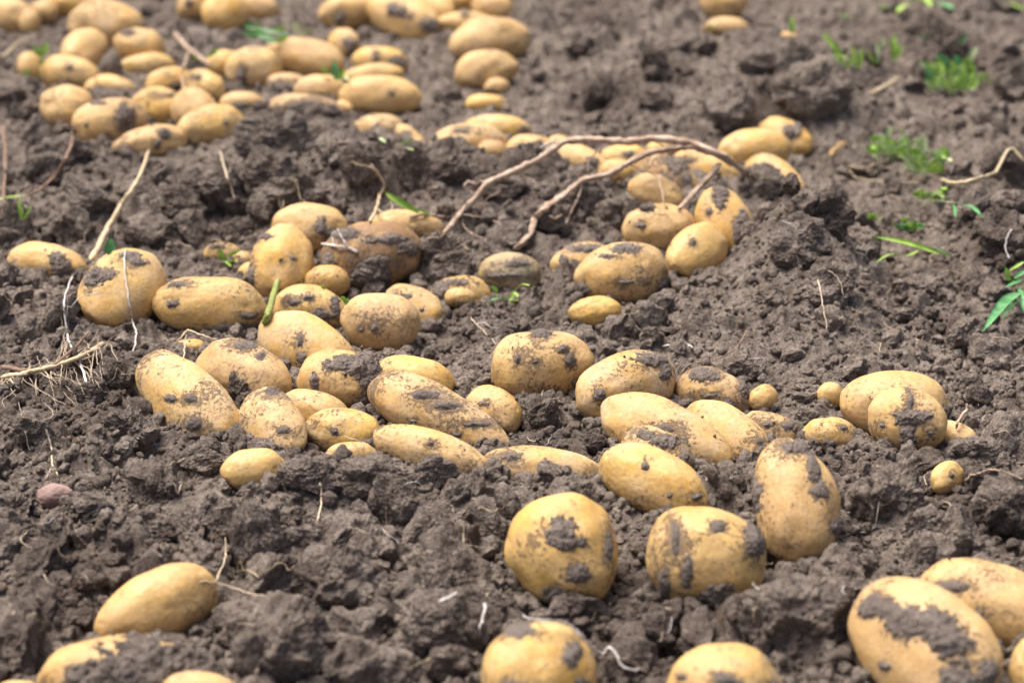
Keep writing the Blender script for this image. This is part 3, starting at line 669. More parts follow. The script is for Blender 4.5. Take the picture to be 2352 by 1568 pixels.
CLODS = [
 (300,985,66,62,'fuzzy round clod wrapped in rootlets below the long sloping potato',.7),
 (268,862,52,44,'dark crumbly clod butting the upper end of the long sloping potato',.5),
 (215,905,44,40,'loose clod left of the sloping potato, above the fuzzy one',.4),
 (1240,948,44,70,'upright craggy grey clod in the gap between the two potato groups',.6),
 (1208,925,18,30,'chip leaning on the left of the upright craggy clod',.6),
 (1010,602,76,74,'crumbly slab of earth right of the dark stained potato',.4),
 (622,332,104,88,'big dark mound-like clod in front of the far left heap',.45),
 (752,330,74,56,'broad clod right of the big dark mound-like one',.35),
 (672,420,60,26,'flat clod in the hollow below the big dark mound-like one',.2),
 (412,488,76,66,'clod with a smooth cut grey face in the upper left',.4),
 (700,446,120,52,'wide low clod behind the pale potato of the left pile',.3),
 (1330,455,70,56,'rounded clod beneath the fork of the dry stalk',.4),
 (1180,545,44,38,'small peaked clod below the dry stalk, left of its lower tip',.4),
 (1255,505,60,44,'clod lying under the lower branch of the dry stalk',.3),
 (1012,400,74,44,'pitted clod in front of the cluster end',.3),
 (1150,430,66,36,'flattish clod under the upper branch of the stalk',.3),
 (1760,425,66,52,'broad clod hiding the front of the tan potato',.6),
 (1836,540,60,56,'crumbly peak of the ridge, right of the upright potato',.4),
 (1900,660,72,70,'large crumbling block on the slope of the ridge',.2),
 (1858,200,96,84,'tallest clod of the back right pile',.5),
 (1676,252,66,50,'squarish clod at the left foot of the back right pile',.5),
 (1760,150,70,42,'clod on the left shoulder of the back right pile',.4),
 (1560,110,70,34,'long low clod left of the back right pile',.4),
 (2118,672,88,52,'wide rounded clod lying in the right middle',.3),
 (2300,545,62,66,'clod with a root hanging down it at the right edge',.4),
 (2240,650,44,44,'lump below the rooty clod at the right edge',.4),
 (1855,885,36,26,'upper of two nut sized clods left of the marble sized potato',.5),
 (1850,915,38,22,'lower of two nut sized clods left of the marble sized potato',.5),
 (1852,965,30,34,'slanting clod right of the small speckled potato',.5),
 (2125,1025,40,22,'flat lump under the earth clotted potato',.3),
 (2245,1040,66,40,'smooth sided clod at the foot of the half hidden tan potato',.3),
 (1370,1012,30,34,'lump of earth in front of the largest tan potato',.9),
 (1412,1070,50,40,'loose lump beside the mud speckled potato',.6),
 (1395,1105,40,30,'crumb pile under the bright yellow potato',.4),
 (860,1095,100,56,'dark heap of clods spilling before the long pale potato',.6),
 (720,1095,84,62,'rounded clod right of the small clean yellow potato',.5),
 (985,1090,66,48,'clod at the end of the long pale potato',.5),
 (1000,1175,70,44,'pebbly clod with a root threaded on it, below the dark heap',.3),
 (408,1158,58,32,'peaked pale clod in the lower left',.4),
 (515,1195,66,38,'squarish clod right of the peaked pale one',.4),
 (630,1190,50,24,'flat topped clod below the small yellow potato',.4),
 (330,1220,86,50,'crumbly wide clod above the clean golden potato',.4),
 (690,1245,60,44,'overhanging clod in the lower left middle',.4),
 (820,1200,48,36,'smooth clod below the dark heap',.4),
 (880,1365,62,48,'rounded smooth clod in the middle of the foreground',.5),
 (985,1385,46,42,'clod touching the smooth rounded one on its right',.4),
 (1085,1385,84,54,'large clod with white fungus threads on it',.4),
 (590,1450,76,64,'block shaped clod right of the clean golden potato',.5),
 (545,1378,34,32,'small block between the golden potato and the clods',.5),
 (745,1500,80,50,'low clod in the bottom middle left',.3),
 (1030,1520,60,44,'clod left of the bottom middle potato',.4),
 (1330,1395,66,40,'clod at the foot of the round potato with the mud flake',.4),
 (1500,1460,70,46,'pitted clod above the bottom edge potato',.3),
 (1830,1425,142,120,'biggest clod of the foreground, dark and fibrous',.5),
 (1985,1500,50,60,'clod wedged left of the big mud splashed potato',.3),
 (60,1430,70,60,'dark clod in the lower left corner region',.4),
 (120,1290,60,44,'rough clod at the left edge of the foreground',.4),
 (45,1210,46,34,'knobbly clod at the left edge',.4),
 (200,1330,46,40,'clod left of the clean golden potato',.4),
 (1930,1270,60,36,'crumbling clod right of the tall waisted potato',.4),
 (1545,1230,30,20,'tiny clod behind the two round foreground potatoes',.4),
 (1140,1330,40,32,'nugget left of the round potato with the mud flake',.4),
 (860,660,1,1,'',0)]
for k, (x, y, rx, ry, lab, lf) in enumerate(CLODS):
    if lab: clod(x, y, rx, ry, lab, 900+k, lf)
clod(545,892,29,40,'dark upright lump of earth stuck between two speckled potatoes',951,.9,pots=True)
clod(1490,478,22,14,'small clod perched on the pale potato shoulder',952,.9,pots=True)
clod(1060,712,14,11,'pea sized crumb against the tiny yellow potato',953,.9)
# a few darker and stony things
clod(210,1195,30,26,'blackened lump of rotten humus at lower left',954,.5,mat_=M_HUMUS,name='humus_lump',cat='humus')
clod(930,1118,60,30,'dark wet rotten patch on the heap before the long pale potato',955,.7,mat_=M_HUMUS,name='humus_lump',cat='humus')
def stone(fx, fy, rx, ry, label, seed):
    v, f = ico(4); q = v*(1+.12*noise3(v*1.4+seed, seed)+.05*noise3(v*4, seed+1))[:, None]; c = hit(fx, fy, .008, False); t = (c-C0)@FW; s = t*PXM
    X = np.outer(q[:, 0], RT*rx*s)+np.outer(q[:, 1], UP*ry*s)+np.outer(q[:, 2], FW*ry*1.1*s)
    tag(link('stone', X+c, f, M_STONE, loc=c), label, 'stone')
stone(128,1140,44,30,'smooth pinkish stone half buried at the left',5)

# small loose clods, each its own object, sharing a few meshes
smalls = []
protos = []
for k in range(10):
    v, f = CL5[k] if k < 4 else CL4[k]; me = link('soil_clod', v, f, M_SOIL); protos.append(me)
used = [False]*10
STK = [(x, y) for x, y in ((128,1140),(100,1135),(155,1135),(2178,235),(2130,230),(2230,230),(1165,700),(1922,350),(2060,380),(2130,420),(2100,590),(2170,590),(60,860),(140,830),(215,795),(110,1040),(735,1150),(1715,398),(1655,358),(1590,330),(1500,319),(1440,325),(1370,322),(1300,326),(1262,350),(1215,378),(1160,402),(1120,422),(1085,462),(1058,490),(1020,536),(1540,342),(1490,352),(1440,376),(1400,400),(1342,414),(1300,445),(1250,480),(1228,505),(1212,545),(1180,572),(975,492),(1625,412),(1590,447),(940,480),(330,360),(310,420),(280,465),(245,530),(210,598))]
def veils(x, y, z, r, k):
    """would a clod here hide a potato or the dry stalk from the row's front side"""
    v = np.array([x, y, z])-C0; t = v@FW; fx = 1176+v@RT/t*FPX; fy = 784-v@UP/t*FPX; rp = r/t*FPX
    for a_, b_ in STK:
        if math.hypot(a_-fx, b_-fy) < rp*1.15+8: return True
    return any(((fx-p['x'])/(p['a']+rp*k))**2+((fy-p['y'])/(p['b']+rp*k))**2 < 1 for p in P)
def free(x, y, z, r): return in_pots(x, y, z) > 1.0+r/.035*.9 and not veils(x, y, z, r, .35)
n_small = 0; tries = 0
while n_small < 130 and tries < 4000:
    tries += 1
    fx, fy = rnd.uniform(-20, 2372), 1568*rnd.random()**.8
    c = hit(fx, fy, 0., False); x, y = c[0], c[1]; r = .008*(2.4)**(rnd.random()**1.3)
    z = Hs(x, y)+.25*r
    if not free(x, y, z, r): continue
    k = rnd.randrange(10)
    if used[k]: o = protos[k].copy(); COL.objects.link(o)
    else: o = protos[k]; used[k] = True
    o.location = (x, y, z); o.rotation_euler = (rnd.uniform(0, 6.3), rnd.uniform(0, 6.3), rnd.uniform(0, 6.3)); sc_ = rnd.uniform(.75, 1.25)
    o.scale = (r*sc_, r/sc_, r*rnd.uniform(.7, 1.1))
    tag(o, 'thumbnail sized loose soil clod scattered on the dug field', 'clod', 'small loose soil clods'); n_small += 1

n_med = 0
meds = [link('soil_clod', *CL6[k], M_SOIL) for k in range(4)]; um = [False]*4
while n_med < 100:
    fx = rnd.uniform(0, 2352); fy = rnd.choice([rnd.uniform(0, 600), rnd.uniform(1130, 1560), rnd.uniform(1130, 1560), rnd.uniform(350, 560)])
    c = hit(fx, fy, 0., False); x, y = c[0], c[1]; r = rnd.uniform(.014, .028)*(1.1 if fy > 1100 else 1); z = Hs(x, y)+.2*r
    if in_pots(x, y, z) < 1.25+r/.035: continue
    if veils(x, y, z, r, .85): continue
    k = rnd.randrange(4)
    if um[k]: o = meds[k].copy(); COL.objects.link(o)
    else: o = meds[k]; um[k] = True
    o.location = (x, y, z); o.rotation_euler = [rnd.uniform(0, 6.3) for _ in range(3)]; q_ = rnd.uniform(.8, 1.25); o.scale = (r*q_, r/q_, r*rnd.uniform(.6, .95))
    tag(o, 'walnut sized rough soil clod lying in the open soil', 'clod', 'middling loose soil clods'); n_med += 1

# crumbs: beyond counting, one object
def crumbs(n, r0, r1, shapes, seed):
    rs = np.random.RandomState(seed); V, Fs = [], []; off = 0
    while n > 0:
        n -= 1
        if rs.rand() < .76: c = plane_pt(rs.uniform(-60, 2412), 1600*rs.rand()**.75-20); x, y = c[0], c[1]
        else: x, y = rs.uniform(GX0, GX1), rs.uniform(GY0, GY1)
        if not (GX0+.02 < x < GX1-.02 and GY0+.02 < y < GY1-.02): continue
        r = r0*(r1/r0)**(rs.rand()**1.8); z = Hs(x, y)+.35*r
        if in_pots(x, y, z) < 1.03: continue
        v, f = shapes[rs.randint(len(shapes))]
        V.append(((v*rs.uniform(.7, 1.2, 3))@rotm(rs).T)*r+np.array([x, y, z])); Fs.append(f+off); off += len(v)
    return np.concatenate(V), np.concatenate(Fs), off
def banked(seed):
    rs = np.random.RandomState(seed); V, Fs = [], []; off = 0
    for p in P:
        if p['y'] < 240: continue
        S2 = p['S'][:2, :2]; w_, Q = np.linalg.eigh(S2); A = Q@np.diag(np.sqrt(w_))
        n_ = int(55*(p['a']/90)); top = int(2+5*p['c'][1]) if 'c' in p else 3
        for k in range(n_+top):
            if k < n_:
                th = rs.uniform(0, 6.283); v_ = A@np.array([math.cos(th), math.sin(th)])*rs.uniform(.9, 1.25); x, y = p['c3'][0]+v_[0], p['c3'][1]+v_[1]
                r = .0015*(5.8)**(rs.rand()**1.35); z = Hs(x, y)+.35*r
                if in_pots(x, y, z) < .97: continue
            else:
                u = rs.normal(size=3); u /= np.linalg.norm(u); X = p['L']@u; nn_ = p['Si']@X; nn_ /= np.linalg.norm(nn_)
                if nn_[2] < .45: continue
                r = rs.uniform(.0006, .0017); x, y, z = p['c3']+X*1.0+nn_*r*.3
            v, f = CL2[rs.randint(14)]; V.append(((v*rs.uniform(.7, 1.2, 3))@rotm(rs).T)*r+np.array([x, y, z])); Fs.append(f+off); off += len(v)
    return np.concatenate(V), np.concatenate(Fs), off
v1, f1, o1 = crumbs(6500, .0026, .0065, CL2, 71)
v2, f2, o2 = crumbs(19000, .0012, .0030, CL2, 72)
v3, f3, o3 = crumbs(600, .006, .0115, CL4, 73)
v4, f4, o4 = banked(74)
tag(link('soil_crumbs', np.concatenate([v1, v2, v3, v4]), np.concatenate([f1, f2+o1, f3+o1+o2, f4+o1+o2+o3]), M_SOIL), 'fine loose soil crumbs strewn over the field', 'soil crumbs', None, 'stuff')

# surface with the clods on it, for laying roots and leaves
HT = Hh.copy()
bpy.context.view_layer.update()
for o in COL.objects:
    if o.type == 'MESH' and o.get('group') in ('small loose soil clods', 'middling loose soil clods'):
        co = np.empty(len(o.data.vertices)*3, np.float32); o.data.vertices.foreach_get('co', co); M_ = np.array(o.matrix_basis)
        TOPS.append(co.reshape(-1, 3)@M_[:3, :3].T+M_[:3, 3])
for T in TOPS:
    u = ((T[:, 0]-GX0)/DX).astype(int); v = ((T[:, 1]-GY0)/DY).astype(int); ok = (u > 1) & (v > 1) & (u < nx-2) & (v < ny-2)
    for a_ in (0, 1):
        for b_ in (0, 1): np.maximum.at(HT, (v[ok]+a_, u[ok]+b_), T[ok, 2])
def Ht(x, y):
    i, j = int((x-GX0)/DX), int((y-GY0)/DY)
    return float(HT[j, i]) if 0 < i < nx-1 and 0 < j < ny-1 else float(H0(x, y)[0])
# ---------------------------------------------------------------- stalks, roots, leaves
def smooth_path(pts, n=8):
    pts = np.asarray(pts, float)
    if len(pts) < 3: return np.array([pts[0]+(pts[-1]-pts[0])*t for t in np.linspace(0, 1, n)])
    P_ = np.concatenate([[2*pts[0]-pts[1]], pts, [2*pts[-1]-pts[-2]]]); out = []
    for i in range(1, len(P_)-2):
        for t in np.linspace(0, 1, n, endpoint=False):
            a, b, c, d = P_[i-1], P_[i], P_[i+1], P_[i+2]
            out.append(.5*((2*b)+(-a+c)*t+(2*a-5*b+4*c-d)*t*t+(-a+3*b-3*c+d)*t**3))
    out.append(pts[-1]); return np.array(out)
def tube(pts, r0, r1, sides=8, wob=.15, seed=0, taper_tip=True, ridge=0.):
    n = len(pts); V, F_ = [], []; rs = np.random.RandomState(seed)
    t = np.gradient(pts, axis=0); t /= np.linalg.norm(t, axis=1)[:, None]+1e-9
    up = np.array([0, .3, 1.]); ph = rs.uniform(0, 6)
    for i in range(n):
        a = np.cross(t[i], up); a /= np.linalg.norm(a)+1e-9; b = np.cross(a, t[i]); f = i/(n-1)
        r = r0+(r1-r0)*f
        if taper_tip and i in (0, n-1): r *= .35
        for k in range(sides):
            th = 2*math.pi*k/sides; rr = r*(1+wob*math.sin(3*th+ph)*.6+wob*rs.normal()*.5)*(1-ridge*(k % 3 == 1))*(1+ridge*.7*math.sin(i*.9+ph)*math.sin(i*.37))
            V.append(pts[i]+rr*(math.cos(th)*a+math.sin(th)*b))
    for i in range(n-1):
        for k in range(sides):
            F_.append((i*sides+k, i*sides+(k+1) % sides, (i+1)*sides+(k+1) % sides, (i+1)*sides+k))
    V += [pts[0], pts[-1]]; c0, c1 = len(V)-2, len(V)-1
    for k in range(sides):
        F_.append((c0, (k+1) % sides, k, k)); F_.append((c1, (n-1)*sides+k, (n-1)*sides+(k+1) % sides, (n-1)*sides+(k+1) % sides))
    return np.array(V), F_
def link_poly(name, V, F_, m, parent=None, loc=None):
    me = bpy.data.meshes.new(name); V = np.asarray(V)
    if loc is not None: V = V-np.asarray(loc)
    me.from_pydata([tuple(v) for v in V], [], [tuple(dict.fromkeys(f)) for f in F_]); me.update()
    me.polygons.foreach_set('use_smooth', np.ones(len(me.polygons), bool)); me.materials.append(m)
    o = bpy.data.objects.new(name, me); COL.objects.link(o)
    if loc is not None: o.location = tuple(loc)
    if parent is not None: o.parent = parent; o.location = tuple(-Vector(parent.location)) if loc is None else tuple(np.asarray(loc)-np.asarray(parent.location))
    return o
def path(px, n=8, jit=0., seed=0):
    """picture points (x, y, lift above soil or potato in mm) -> smooth path in space"""
    pts = np.array([hit(a, b, c/1000.) for a, b, c in px])
    q = smooth_path(pts, n)
    zz = np.array([max(w[2], Ht(w[0], w[1])+.0008) for w in q]); q[:, 2] = np.maximum(q[:, 2], np.convolve(np.pad(zz, 1, 'edge'), [.25, .5, .25], 'valid'))
    if jit:
        rs = np.random.RandomState(seed); q = q+rs.normal(0, jit, q.shape)
    return q
def merge(parts):
    V, F_ = [], []; off = 0
    for v, f in parts: V.append(v); F_ += [tuple(i+off for i in t) for t in f]; off += len(v)
    return np.concatenate(V), F_
def strand(name, px, w0, w1, label, cat, m, sides=6, jit=.0003, group=None, extra=()):
    """w in picture pixels (full width)"""
    q = path(px, 8, jit, int(px[0][0])); s = ((q[0]-C0)@FW)*PXM
    parts = [tube(q, w0/2*s, w1/2*s, sides, .18, int(px[0][1]))]
    for ex, a, b in extra: parts.append(tube(path(ex, 7, jit, int(ex[0][0])), a/2*s, b/2*s, sides, .18, 3))
    V, F_ = merge(parts); o = link_poly(name, V, F_, m, loc=q[0]); return tag(o, label, cat, group)

# the big withered haulm arching over the middle cluster
b0 = hit(1705, 405, .012)
hm = empty('dry_stalk', b0, 'long forked withered potato stalk arching over the middle cluster', 'stalk')
def part(name, pxs, w0, w1, m, parent, sides=10, jit=.0003, wob=.15, straight=False):
    q = path(pxs, 8, jit, int(pxs[0][0])); s = ((q[0]-C0)@FW)*PXM
    V, F_ = tube(q, w0/2*s, w1/2*s, sides, wob, int(pxs[0][1])); return link_poly(name, V, F_, m, parent)
def spath(name, px, zs, w0, w1, m, parent, sides=10):
    """a free-standing piece: picture points with explicit distances"""
    zs = [min(t, (hit(a, b, .003)-C0)@FW) for (a, b), t in zip(px, zs)]; q = smooth_path(np.array([C0+ray(a, b)*t for (a, b), t in zip(px, zs)]), 8); q = q+np.random.RandomState(3).normal(0, .0003, q.shape)
    s = zs[0]*PXM; V, F_ = tube(q, w0/2*s, w1/2*s, 12 if w0 > 8 else sides, .2, int(px[0][0]), ridge=.28 if w0 > 8 else 0); return link_poly(name, V, F_, m, parent)
d_l = (hit(1060, 500, .003)-C0)@FW; d_r = (hit(1710, 400, .008)-C0)@FW; d_m = (hit(1450, 380, .025)-C0)@FW
dd = lambda f: d_l+(min(d_m, d_r)-d_l)*f
spath('branch', [(1715,398),(1655,358),(1590,330),(1500,319),(1440,325),(1370,322),(1300,326),(1262,350),(1215,378),(1160,402),(1120,422),(1085,462),(1058,490),(1020,536)],
      [d_r, dd(1.), dd(.98), dd(.95), dd(.92), dd(.88), dd(.8), dd(.66), dd(.52), dd(.4), dd(.3), dd(.15), dd(.03), dd(0)-.04], 17, 13, M_STALK, hm)
spath('branch', [(1640,352),(1590,338),(1540,342),(1490,352),(1440,376),(1400,400),(1342,414),(1300,445),(1250,480),(1228,505),(1212,545),(1180,572)],
      [dd(1.), dd(.97), dd(.92), dd(.86), dd(.76), dd(.64), dd(.5), dd(.35), dd(.2), dd(.08), dd(0)-.03, (hit(1180, 572, .003)-C0)@FW], 15, 14, M_STALK, hm)
spath('branch', [(1058,490),(1020,498),(975,492),(940,500)], [dd(.03), dd(.04), dd(.02), dd(.0)], 9, 6, M_STALK, hm)
spath('branch', [(1655,375),(1625,412),(1590,447),(1558,480)], [dd(.95), dd(.8), dd(.6), (hit(1558, 478, .004)-C0)@FW], 13, 10, M_STALK, hm)
spath('twig', [(1338,415),(1330,450),(1315,480),(1298,515)], [dd(.5), dd(.4), dd(.3), dd(.2)], 6, 4, M_STALK, hm, 6)
spath('twig', [(1100,412),(1130,428),(1150,437),(1120,455),(1098,485)], [dd(.35), dd(.36), dd(.36), dd(.3), dd(.22)], 5, 3, M_STALK, hm, 6)
spath('twig', [(1440,376),(1490,395),(1512,410),(1525,470)], [dd(.76), dd(.74), dd(.72), dd(.6)], 4, 3, M_STALK, hm, 6)
spath('twig', [(1480,316),(1515,330),(1540,352),(1545,400),(1560,440)], [dd(.95), dd(.93), dd(.92), dd(.85), dd(.75)], 4, 3, M_STALK, hm, 6)
spath('twig', [(1310,470),(1280,500),(1262,495)], [dd(.3), dd(.2), dd(.2)], 4, 3, M_STALK, hm, 6)
spath('twig', [(1060,492),(1100,498),(1140,510),(1165,530)], [dd(.03), dd(.05), dd(.05), dd(.03)], 4, 3, M_STALK, hm, 6)
spath('twig', [(1085,462),(1062,500),(1075,530),(1110,548)], [dd(.12), dd(.05), dd(.02), dd(.0)], 3, 2, M_STALK, hm, 6)
spath('twig', [(1390,320),(1372,345),(1352,372),(1350,400)], [dd(.9), dd(.85), dd(.8), dd(.75)], 4, 3, M_STALK, hm, 6)
spath('twig', [(1180,396),(1215,410),(1245,430)], [dd(.45), dd(.42), dd(.4)], 4, 3, M_STALK, hm, 6)
spath('withered_leaf', [(1095,425),(1075,418),(1068,432),(1090,445)], [dd(.3), dd(.3), dd(.3), dd(.28)], 8, 3, M_STALK, hm, 8)
spath('twig', [(1275,345),(1272,325),(1280,312)], [dd(.7), dd(.7), dd(.7)], 6, 4, M_WHITE, hm, 6)
spath('twig', [(1250,355),(1262,328),(1240,340)], [dd(.66), dd(.66), dd(.66)], 5, 3, M_WHITE, hm, 6)

strand('straw_stem',[(342,345,14),(325,395,18),(300,440,20),(272,480,18),(240,540,14),(210,598,6)],7,15,'thick straw coloured stem lying diagonally in the upper left','stem',M_STRAW,8)
strand('dry_rootlet',[(852,378,14),(868,398,16),(882,425,14),(872,450,10),(865,480,6),(848,510,2)],6,8,'pale forked dry stem standing behind the dark stained potato','stem',M_STRAW,6,extra=[([(862,385,14),(840,398,10),(805,412,5)],4,3),([(866,480,6),(890,495,5),(900,480,9),(898,462,10)],3,2)])
strand('twig_fork',[(738,560,3),(770,565,4),(800,570,2),(822,578,1)],6,7,'whitish forked twig lying on the dark stained potato','twig',M_WHITE,6,extra=[([(800,570,3),(785,545,8),(775,525,12)],5,3),([(770,566,3),(762,540,7),(772,530,9)],3,2)])
strand('root_thread',[(288,572,3),(286,600,2),(290,650,2),(298,700,2),(305,740,3),(314,770,4),(302,822,1)],4,4,'long whitish root hanging down the big upright potato','root',M_WHITE,5)
strand('root_thread',[(166,634,8),(148,690,8),(150,745,7),(165,800,6),(185,840,4),(200,880,1)],4,6,'thin upright root rising from the soil at left','root',M_WHITE,5,extra=[([(150,745,7),(165,705,8),(190,680,8),(250,672,4)],2,2)])
strand('root_fork',[(422,825,1),(426,790,8),(430,757,14)],4,5,'forked wiry rootlet standing over the sandy speckled potato','root',M_STRAW,6,extra=[([(430,757,14),(415,775,10),(400,792,4)],5,2),([(430,757,14),(460,768,9),(500,780,3)],5,3)])
strand('green_stem',[(606,748,2),(618,715,6),(628,680,9),(640,640,14)],16,15,'cut green stem piece stuck in the left pile','stem',M_GSTEM,10,.0001)
strand('pale_tendril',[(1200,1415,1),(1240,1424,4),(1290,1428,6),(1320,1445,6),(1355,1480,4),(1385,1505,3),(1430,1530,3),(1470,1542,2)],4,6,'long curved pale root above the bottom middle potato','root',M_WHITE,6)
strand('thin_runner',[(2215,1103,4),(2240,1092,5),(2275,1078,4),(2310,1085,3),(2350,1100,1)],5,4,'thin brown runner of the small orange potato at far right','runner',M_STALK,6)
strand('long_root',[(2356,372,12),(2300,392,14),(2250,410,12),(2200,420,10),(2160,412,4)],9,8,'long pale root curving in from the right edge','root',M_STRAW,6)
strand('long_root',[(2110,420,1),(2050,418,1),(1985,412,2),(1950,398,2),(1985,385,2),(2050,385,1)],4,3,'thin looped root left of the curly weed','root',M_STRAW,5)
strand('root_thread',[(1560,860,1),(1590,835,3),(1640,828,4),(1690,800,4),(1722,750,5)],3,3,'fine reddish rootlet rising behind the brown speckled potato','root',M_REDST,5,extra=[([(1640,828,4),(1660,840,2)],2,1)])
strand('root_thread',[(1520,795,3),(1555,792,4),(1592,802,2)],4,6,'bright white root stub behind the dusty tan potato','root',M_WHITE,6)
strand('broken_stub',[(2195,985,2),(2205,960,6),(2222,940,8)],6,8,'broken pale stem stub right of the big oval potato','stem',M_STALK,6,extra=[([(2220,942,8),(2222,925,10)],5,2),([(2220,942,8),(2210,935,9)],4,2)])
strand('red_stem',[(172,290,16),(165,330,16),(150,365,14),(130,400,12),(95,432,9),(60,452,8)],8,6,'curved reddish stem ending in a green blade at the left','stem',M_REDST,7,extra=[([(172,290,16),(145,290,16),(120,300,10)],3,2),([(172,290,16),(190,280,14)],4,2),([(175,300,14),(210,330,8),(235,350,2)],3,2)])
strand('dry_twig',[(5,290,16),(12,340,14),(10,420,8),(5,500,1)],6,5,'dark dry twig at the left edge','twig',M_REDST,6)
strand('thin_twig',[(432,120,14),(425,145,12),(418,180,9),(425,215,4)],6,4,'thin upright twig in the far left heap','twig',M_STALK,6)
strand('dry_twig',[(400,75,3),(430,110,4),(485,152,2)],11,9,'grey twig lying behind the far left heap','twig',M_STALK,7)
strand('dry_twig',[(0,140,2),(40,100,4),(90,78,3)],7,4,'bent straw at the upper left edge','straw',M_STRAW,6)
strand('root_thread',[(105,985,4),(118,1030,5),(122,1070,4),(135,1095,1)],5,5,'short white root standing at the left of the foreground','root',M_ROOT,5,extra=[([(122,1070,4),(105,1100,1)],3,2)])
strand('root_thread',[(735,1110,4),(738,1150,6),(728,1200,3)],5,4,'white root hanging over the rounded clod before the row','root',M_ROOT,5)
strand('root_thread',[(520,1260,4),(515,1290,5),(495,1335,2)],4,4,'pale root above the clean golden potato','root',M_ROOT,5)
strand('root_thread',[(455,1335,2),(500,1338,4),(560,1358,4),(610,1370,2)],4,3,'thin root running right from the clean golden potato','root',M_ROOT,5)
strand('white_fibre',[(1115,1385,4),(1112,1410,6),(1100,1450,3)],7,4,'white fungus thread hanging on the large clod','fungus thread',M_WHITE,5)
strand('white_fibre',[(1010,1382,5),(1030,1372,6),(1050,1360,5)],8,5,'white fungus tuft on top of the large clod','fungus thread',M_WHITE,5)
strand('root_thread',[(1878,640,5),(1890,700,6),(1900,760,3)],4,3,'pale root dangling on the ridge slope','root',M_ROOT,5,extra=[([(1900,620,5),(1925,640,4),(1938,690,2)],3,2)])
strand('root_thread',[(2325,525,6),(2310,560,6),(2318,600,3)],5,3,'white root dangling on the right edge clod','root',M_WHITE,5)
strand('root_thread',[(360,540,3),(400,552,4),(440,570,1)],5,3,'short brown root behind the half buried little potato','root',M_STALK,5)
strand('root_thread',[(505,345,4),(520,400,5),(530,430,5),(540,460,2)],4,4,'thin root running down before the far left heap','root',M_ROOT,5)
strand('root_thread',[(1070,716,4),(1085,735,3),(1115,765,2),(1140,790,1)],3,2,'thin root trailing from the tiny yellow potato','root',M_ROOT,4)
strand('dry_straw',[(2000,215,2),(2030,200,4),(2062,178,3)],9,6,'flat grey straw on the far right soil','straw',M_STRAW,5)

# pulled weed with its fan of roots at the left edge
c = hit(0, 862, .006)
wd = empty('pulled_weed', c, 'pulled weed with a fan of pale rootlets at the left edge', 'weed')
part('root_stem', [(0,868,6),(60,856,8),(120,842,8),(180,820,6),(240,788,2)], 13, 10, M_STRAW, wd)
part('root_stem', [(0,842,9),(60,850,9),(110,846,9),(160,808,7),(205,762,3)], 11, 5, M_REDST, wd)
rs = np.random.RandomState(5); parts = []
for k in range(72):
    f = rs.rand(); bx, by = 10+230*f, 868-72*f**1.3
    sgn = 1 if rs.rand() < .68 else -1; L_ = (40+130*rs.rand()**1.5)*(1.15-.5*f); a = math.radians(rs.uniform(15, 85))
    dxp = L_*math.cos(a)*(1 if rs.rand() < .8 else -.6); dyp = sgn*L_*math.sin(a)*.75
    pts = [(bx, by, 6), (bx+dxp*.35, by+dyp*.25+rs.normal(0, 6), 5), (bx+dxp*.7, by+dyp*.6+rs.normal(0, 8), 4), (bx+dxp, by+dyp, 1)]
    pts = [(min(max(a_, -60), 300), b_, c_) for a_, b_, c_ in pts]
    q = path(pts, 5, .0004, k); parts.append(tube(q, rs.uniform(.0003, .00055), .00015, 4, .1, k))
V, F_ = merge(parts); o = link_poly('rootlets', V, F_, M_ROOT, wd); o['kind'] = 'stuff'
def blade(base, tip, w, curl, m, name, parent=None, seg=9, droop=0., loc=None, fold=.25, side=None):
    """one leaf from base to tip (3D), half width w in metres"""
    base, tip = np.array(base, float), np.array(tip, float); ax = tip-base; L_ = np.linalg.norm(ax); ax /= L_
    sd_ = np.cross(ax, np.array([0, 0, 1.])) if side is None else np.array(side, float)
    if np.linalg.norm(sd_) < .1: sd_ = np.array([1., 0, 0])
    sd_ /= np.linalg.norm(sd_); nr = np.cross(sd_, ax); nr *= 1 if nr[2] > 0 else -1
    V, F_ = [], []
    for i in range(seg+1):
        f = i/seg; ww = w*(math.sin(math.pi*min(1, f*.94+.05))**.8); p_ = base+ax*L_*f+nr*(curl*L_*math.sin(math.pi*f))-np.array([0, 0, droop*L_*f*f])
        for j, u in enumerate((-1, -.5, 0, .5, 1)):
            wv = 1+.08*math.sin(9*f+j)
            V.append(p_+sd_*u*ww*wv+nr*(abs(u)*ww*fold+.06*w*math.sin(11*f*(1+u))))
    n = len(V)
    for i in range(seg):
        for j in range(4): F_.append((i*5+j, i*5+j+1, (i+1)*5+j+1, (i+1)*5+j))
    # thickness
    V = np.array(V); Vb = V-nr*.00035; F2 = [tuple(x+n for x in reversed(f)) for f in F_]
    rim = [i*5 for i in range(seg+1)]+[seg*5+j for j in range(1, 5)]+[i*5+4 for i in range(seg-1, -1, -1)]+[j for j in (3, 2, 1)]
    for k in range(len(rim)):
        a_, b_ = rim[k], rim[(k+1) % len(rim)]; F_.append((b_, a_, a_+n, b_+n))
    F_ = F_+F2
    return np.concatenate([V, Vb]), F_
def P3(fx, fy, mm): return hit(fx, fy, mm/1000.)
def leaf_at(px0, px1, wpx, m, parent, name='leaf', curl=.08, fold=.25, droop=0.):
    a = P3(*px0); t0 = (a-C0)@FW; d1 = ray(px1[0], px1[1]); b = C0+d1*(t0+px1[2]/1000.); s = t0*PXM    # third number of the tip: mm nearer or farther than the base
    view = (a+b)/2-C0; view /= np.linalg.norm(view); side = np.cross(b-a, -view+np.array([0, 0, .9]))
    V, F_ = blade(a, b, wpx/2*s, curl, m, name, fold=fold, droop=droop, side=side); return link_poly(name, V, F_, m, parent)
